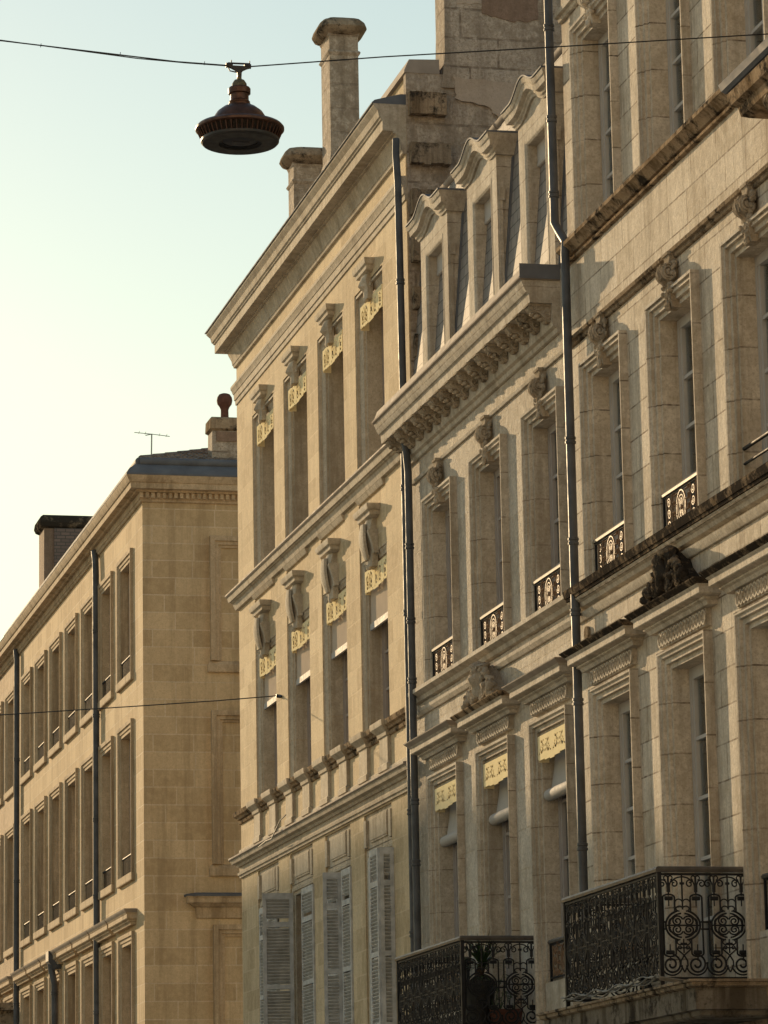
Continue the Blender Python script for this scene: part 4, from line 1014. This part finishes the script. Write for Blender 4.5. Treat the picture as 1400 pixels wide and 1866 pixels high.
# ================================================================== STREET LAMP, WIRES, AERIAL, POTS
LX, LY, LZ = 5.665, 29.5, 10.95
lamp = thing('street_lamp', 'copper dome street lamp with a slotted rim hanging from a wire across the street', 'street lamp', (LX, LY, LZ))
def Lc(z=0): return (LX, LY, LZ+z)
MB().lathe([(.25, .185), (.245, .205), (.232, .235), (.20, .285), (.15, .325), (.10, .347), (.082, .350)], Lc(), 48).build('dome', 'copper', lamp, 35)
MB().lathe([(.098, .345), (.10, .358), (.088, .366), (.094, .38), (.082, .396), (.081, .45), (.098, .455), (.099, .50), (.09, .512)], Lc(), 36).build('neck', 'copper', lamp, 35)
MB().lathe([(.092, .511), (.068, .522), (.064, .55), (.045, .580), (.02, .59), (.022, .605), (.012, .615), (.022, .635), (.012, .655)], Lc(), 28).build('cap', 'patina', lamp, 40)
rim = MB().lathe([(.24, .19), (.33, .172), (.375, .158), (.392, .138), (.392, .120), (.378, .108), (.366, .106), (.366, .13), (.33, .15), (.24, .165)], Lc(), 64).build('rim', 'copper', lamp, 35)
m = MB()
for i in range(48):
    a = 2*PI*i/48; c, s_ = math.cos(a), math.sin(a)
    m.tube([(LX+.372*c, LY+.372*s_, LZ+.108), (LX+.338*c, LY+.338*s_, LZ+.028)], .0062, 4)
m.build('slotted_band', 'copper', rim, 0)
MB().lathe([(.346, .034), (.345, .012), (.330, -.004), (.19, -.004), (.19, .012), (.16, .014), (.16, .05), (.30, .05)], Lc(), 64).build('bottom_plate', 'lampdark', lamp, 30)
MB().lathe([(.158, .010), (.10, -.006), (.001, -.012)], Lc(.012), 40).box(LX-.075, LX+.075, LY-.05, LY+.05, LZ-.004, LZ+.03).build('lens', 'lens', lamp, 40)
m = MB().loops([[(LX-w_, LY-.018, LZ+z), (LX+w_, LY-.018, LZ+z), (LX+w_, LY+.018, LZ+z), (LX-w_, LY+.018, LZ+z)] for z, w_ in ((.61, .018), (.65, .02), (.672, .035), (.69, .07), (.70, .10), (.712, .10))])
m.tube([(LX-.105, LY, LZ+.705), (LX-.10, LY, LZ+.735), (LX+.09, LY, LZ+.738), (LX+.10, LY, LZ+.705)], .009, 6)
for x in (-.09, .075): m.lathe([(.022, -.03), (.022, .03)], (LX+x, LY, LZ+.715), 10, 'x').tube([(LX+x+.02, LY, LZ+.72), (LX+x+.02, LY, LZ+.765)], .005, 5)
m.tube([(LX-.10, LY, LZ+.70), (LX-.085, LY, LZ+.665), (LX-.03, LY, LZ+.655)], .006, 5)
m.build('hanger', 'lampdark', lamp, 30)
WZ = LZ+.713
sw = MB()
sw.tube([(LX+.09, LY, WZ), (6.98, LY, 11.825), (8.57, LY, 12.01), (10.61, LY, 12.255), (11.02, LY, 12.31)], .006, 6)
sw.tube([(LX-.10, LY, WZ), (5.1, LY, 11.672), (4.5, LY, 11.712), (3.55, LY, 11.775), (0, LY, 12.08), (-4.5, LY, 12.6)], .006, 6)
sw.tube([(LX-.12, LY, WZ-.004), (5.2, LY, 11.665), (4.75, LY, 11.682), (4.1, LY, 11.735), (3.3, LY, 11.80), (0, LY, 12.10), (-4.5, LY, 12.6)], .005, 5)
for x in (5.35, 4.6, 3.9): sw.tube([(x, LY, 11.64+(5.6-x)*.055), (x+.006, LY, 11.675+(5.6-x)*.055)], .003, 4)
sw = sw.build('span_wire', 'wire', None, 60); centre(sw); tag(sw, 'thin dark wire carrying the copper lamp across the top of the street', 'wire')
w2 = MB().tube([(10.93, 54.4, 9.79), (10.0, 54.4, 9.70), (8.72, 54.4, 9.595), (6.57, 54.4, 9.425), (0, 54.4, 9.3), (-4.5, 54.4, 9.6)], .009, 5)
w2.tube([(11.02, 54.4, 9.78), (10.93, 54.4, 9.79)], .03, 6).tube([(10.95, 54.4, 9.79), (11.0, 54.25, 9.76)], .02, 6)
w2 = w2.build('span_wire', 'wire', None, 60); centre(w2); tag(w2, 'lower thin wire fixed to the yellow house and crossing in front of the corner house', 'wire')
ae = MB().tube([(11.35, Y4S+1.0, 16.7), (11.36, Y4S+1.0, 17.25)], .014, 6).tube([(11.05, Y4S+1.25, 17.33), (11.36, Y4S+1.0, 17.25), (11.70, Y4S+.85, 17.18)], .008, 5).tube([(11.22, Y4S+.9, 17.20), (11.36, Y4S+1.0, 17.25)], .010, 5)
for t in (.12, .3, .7, .9): x = 11.05+.65*t; z = 17.33-.15*t; ae.tube([(x-.01, Y4S+1.2-.4*t-.12, z), (x+.01, Y4S+1.2-.4*t+.12, z)], .005, 4)
ae = ae.build('aerial', 'alu', None, 60); centre(ae); tag(ae, 'thin television aerial on the tiled roof of the corner house', 'aerial')
# cable bundle tied along the foot of the big balcony
cb = MB()
for k in range(3):
    P = []
    for i in range(31):
        y = 35.3-3.3*i/30; P.append((10.055-.012*k, y, 3.80+.022*k+.02*math.sin(i*.9+k*2)-.035*math.sin(PI*i/30)))
    P += [(10.06+.31*j, 32.0-.01*k, 3.79+.012*k-.05*math.sin(PI*j/3)) for j in range(3)]+[(11.0, 31.96, 3.74+.01*k), (10.94, 31.2, 3.70), (10.93, 30, 3.75+.01*k)]
    cb.tube(P, .007, 6)
cb = cb.build('cable', 'cable', None, 60); centre(cb); tag(cb, 'thin cable bundle tied along the foot of the big iron balcony', 'cable')
wl = MB().tube([(10.80, 55.3, 7.50), (10.78, 54.6, 7.52), (10.77, 54.1, 7.50), (10.76, 53.7, 7.60), (10.79, 53.5, 7.72), (10.84, 53.3, 7.78)], .010, 5).build('loose_cable', 'cable', None, 60); centre(wl); tag(wl, 'loose white cable lying on the lower cornice of the yellow house', 'cable')
# balcony of the middle house: palm in a black pot, small red planter
pot = thing('potted_palm', 'spiky palm in a tall black pot on the balcony of the house with dormers', 'potted plant', (10.42, 40.1, 3.69))
PX, PY = 10.40, 40.1
MB().lathe([(.15, 3.69), (.20, 4.28), (.215, 4.29), (.215, 4.33), (.19, 4.33), (.18, 4.29), (.02, 4.28)], (PX, PY, 0), 24).build('pot', 'potdark', pot, 40)
MB().tube([(PX, PY, 4.25), (PX+.01, PY, 4.38), (PX+.05, PY, 4.52)], [.06, .055, .05], 8).build('stem', 'trunk', pot, 50)
rnd = random.Random(4); lm = MB()
for i in range(80):
    a = rnd.uniform(0, 2*PI); e = rnd.uniform(.15, 1.35); ln = rnd.uniform(.30, .52); c0 = Vector((PX+.05, PY, 4.50+rnd.uniform(-.05, .05)))
    d = Vector((math.cos(a)*math.cos(e), math.sin(a)*math.cos(e), math.sin(e))); sd_ = d.cross(Vector((0, 0, 1))).normalized(); L = []
    for t in (0, .3, .6, .85, 1):
        c = c0+d*ln*t-Vector((0, 0, .14*t*t*math.cos(e))); wv = .013*(1-t)**.6*(.6+.8*min(1, t*3))+.0006
        L.append([c-sd_*wv, c+Vector((0, 0, .003)), c+sd_*wv])
    lm.loops(L, closed=True)
for i in range(60):
    a = rnd.uniform(0, 2*PI); ln = rnd.uniform(.12, .26); c0 = Vector((PX+.05, PY, 4.42)); d = Vector((math.cos(a), math.sin(a), -.6)).normalized()
    lm.tube([c0, c0+d*ln*.6, c0+d*ln+Vector((0, 0, -.08))], [.008, .006, .002], 4)
lm.build('leaves', 'leaf', pot, 0)
pl = thing('flower_planter', 'low red planter with thin stems beside the black palm pot on the balcony', 'planter', (10.68, 40.0, 3.69))
MB().loops([[(10.68-a, 40.0-b, z), (10.68+a, 40.0-b, z), (10.68+a, 40.0+b, z), (10.68-a, 40.0+b, z)] for z, a, b in ((3.69, .15, .11), (3.96, .18, .13), (3.965, .19, .14), (4.0, .19, .14), (4.0, .165, .115), (3.97, .16, .11))]).build('trough', 'terracotta', pl, 20)
lm = MB()
for i in range(16):
    x, y = 10.68+rnd.uniform(-.13, .13), 40.0+rnd.uniform(-.09, .09); h = rnd.uniform(.1, .5); q = (x+rnd.uniform(-.15, .15), y+rnd.uniform(-.15, .15), 3.98+h)
    lm.tube([(x, y, 3.97), ((x+q[0])/2, (y+q[1])/2, 3.98+h*.6), q], [.005, .004, .002], 4)
    for j in range(3): lm.blob((q[0]+rnd.uniform(-.04, .04), q[1]+rnd.uniform(-.04, .04), q[2]-rnd.uniform(0, .15)), (.018, .018, .006), j, .3, 9, 6, 4)
lm.build('stems', 'leaf', pl, 40)
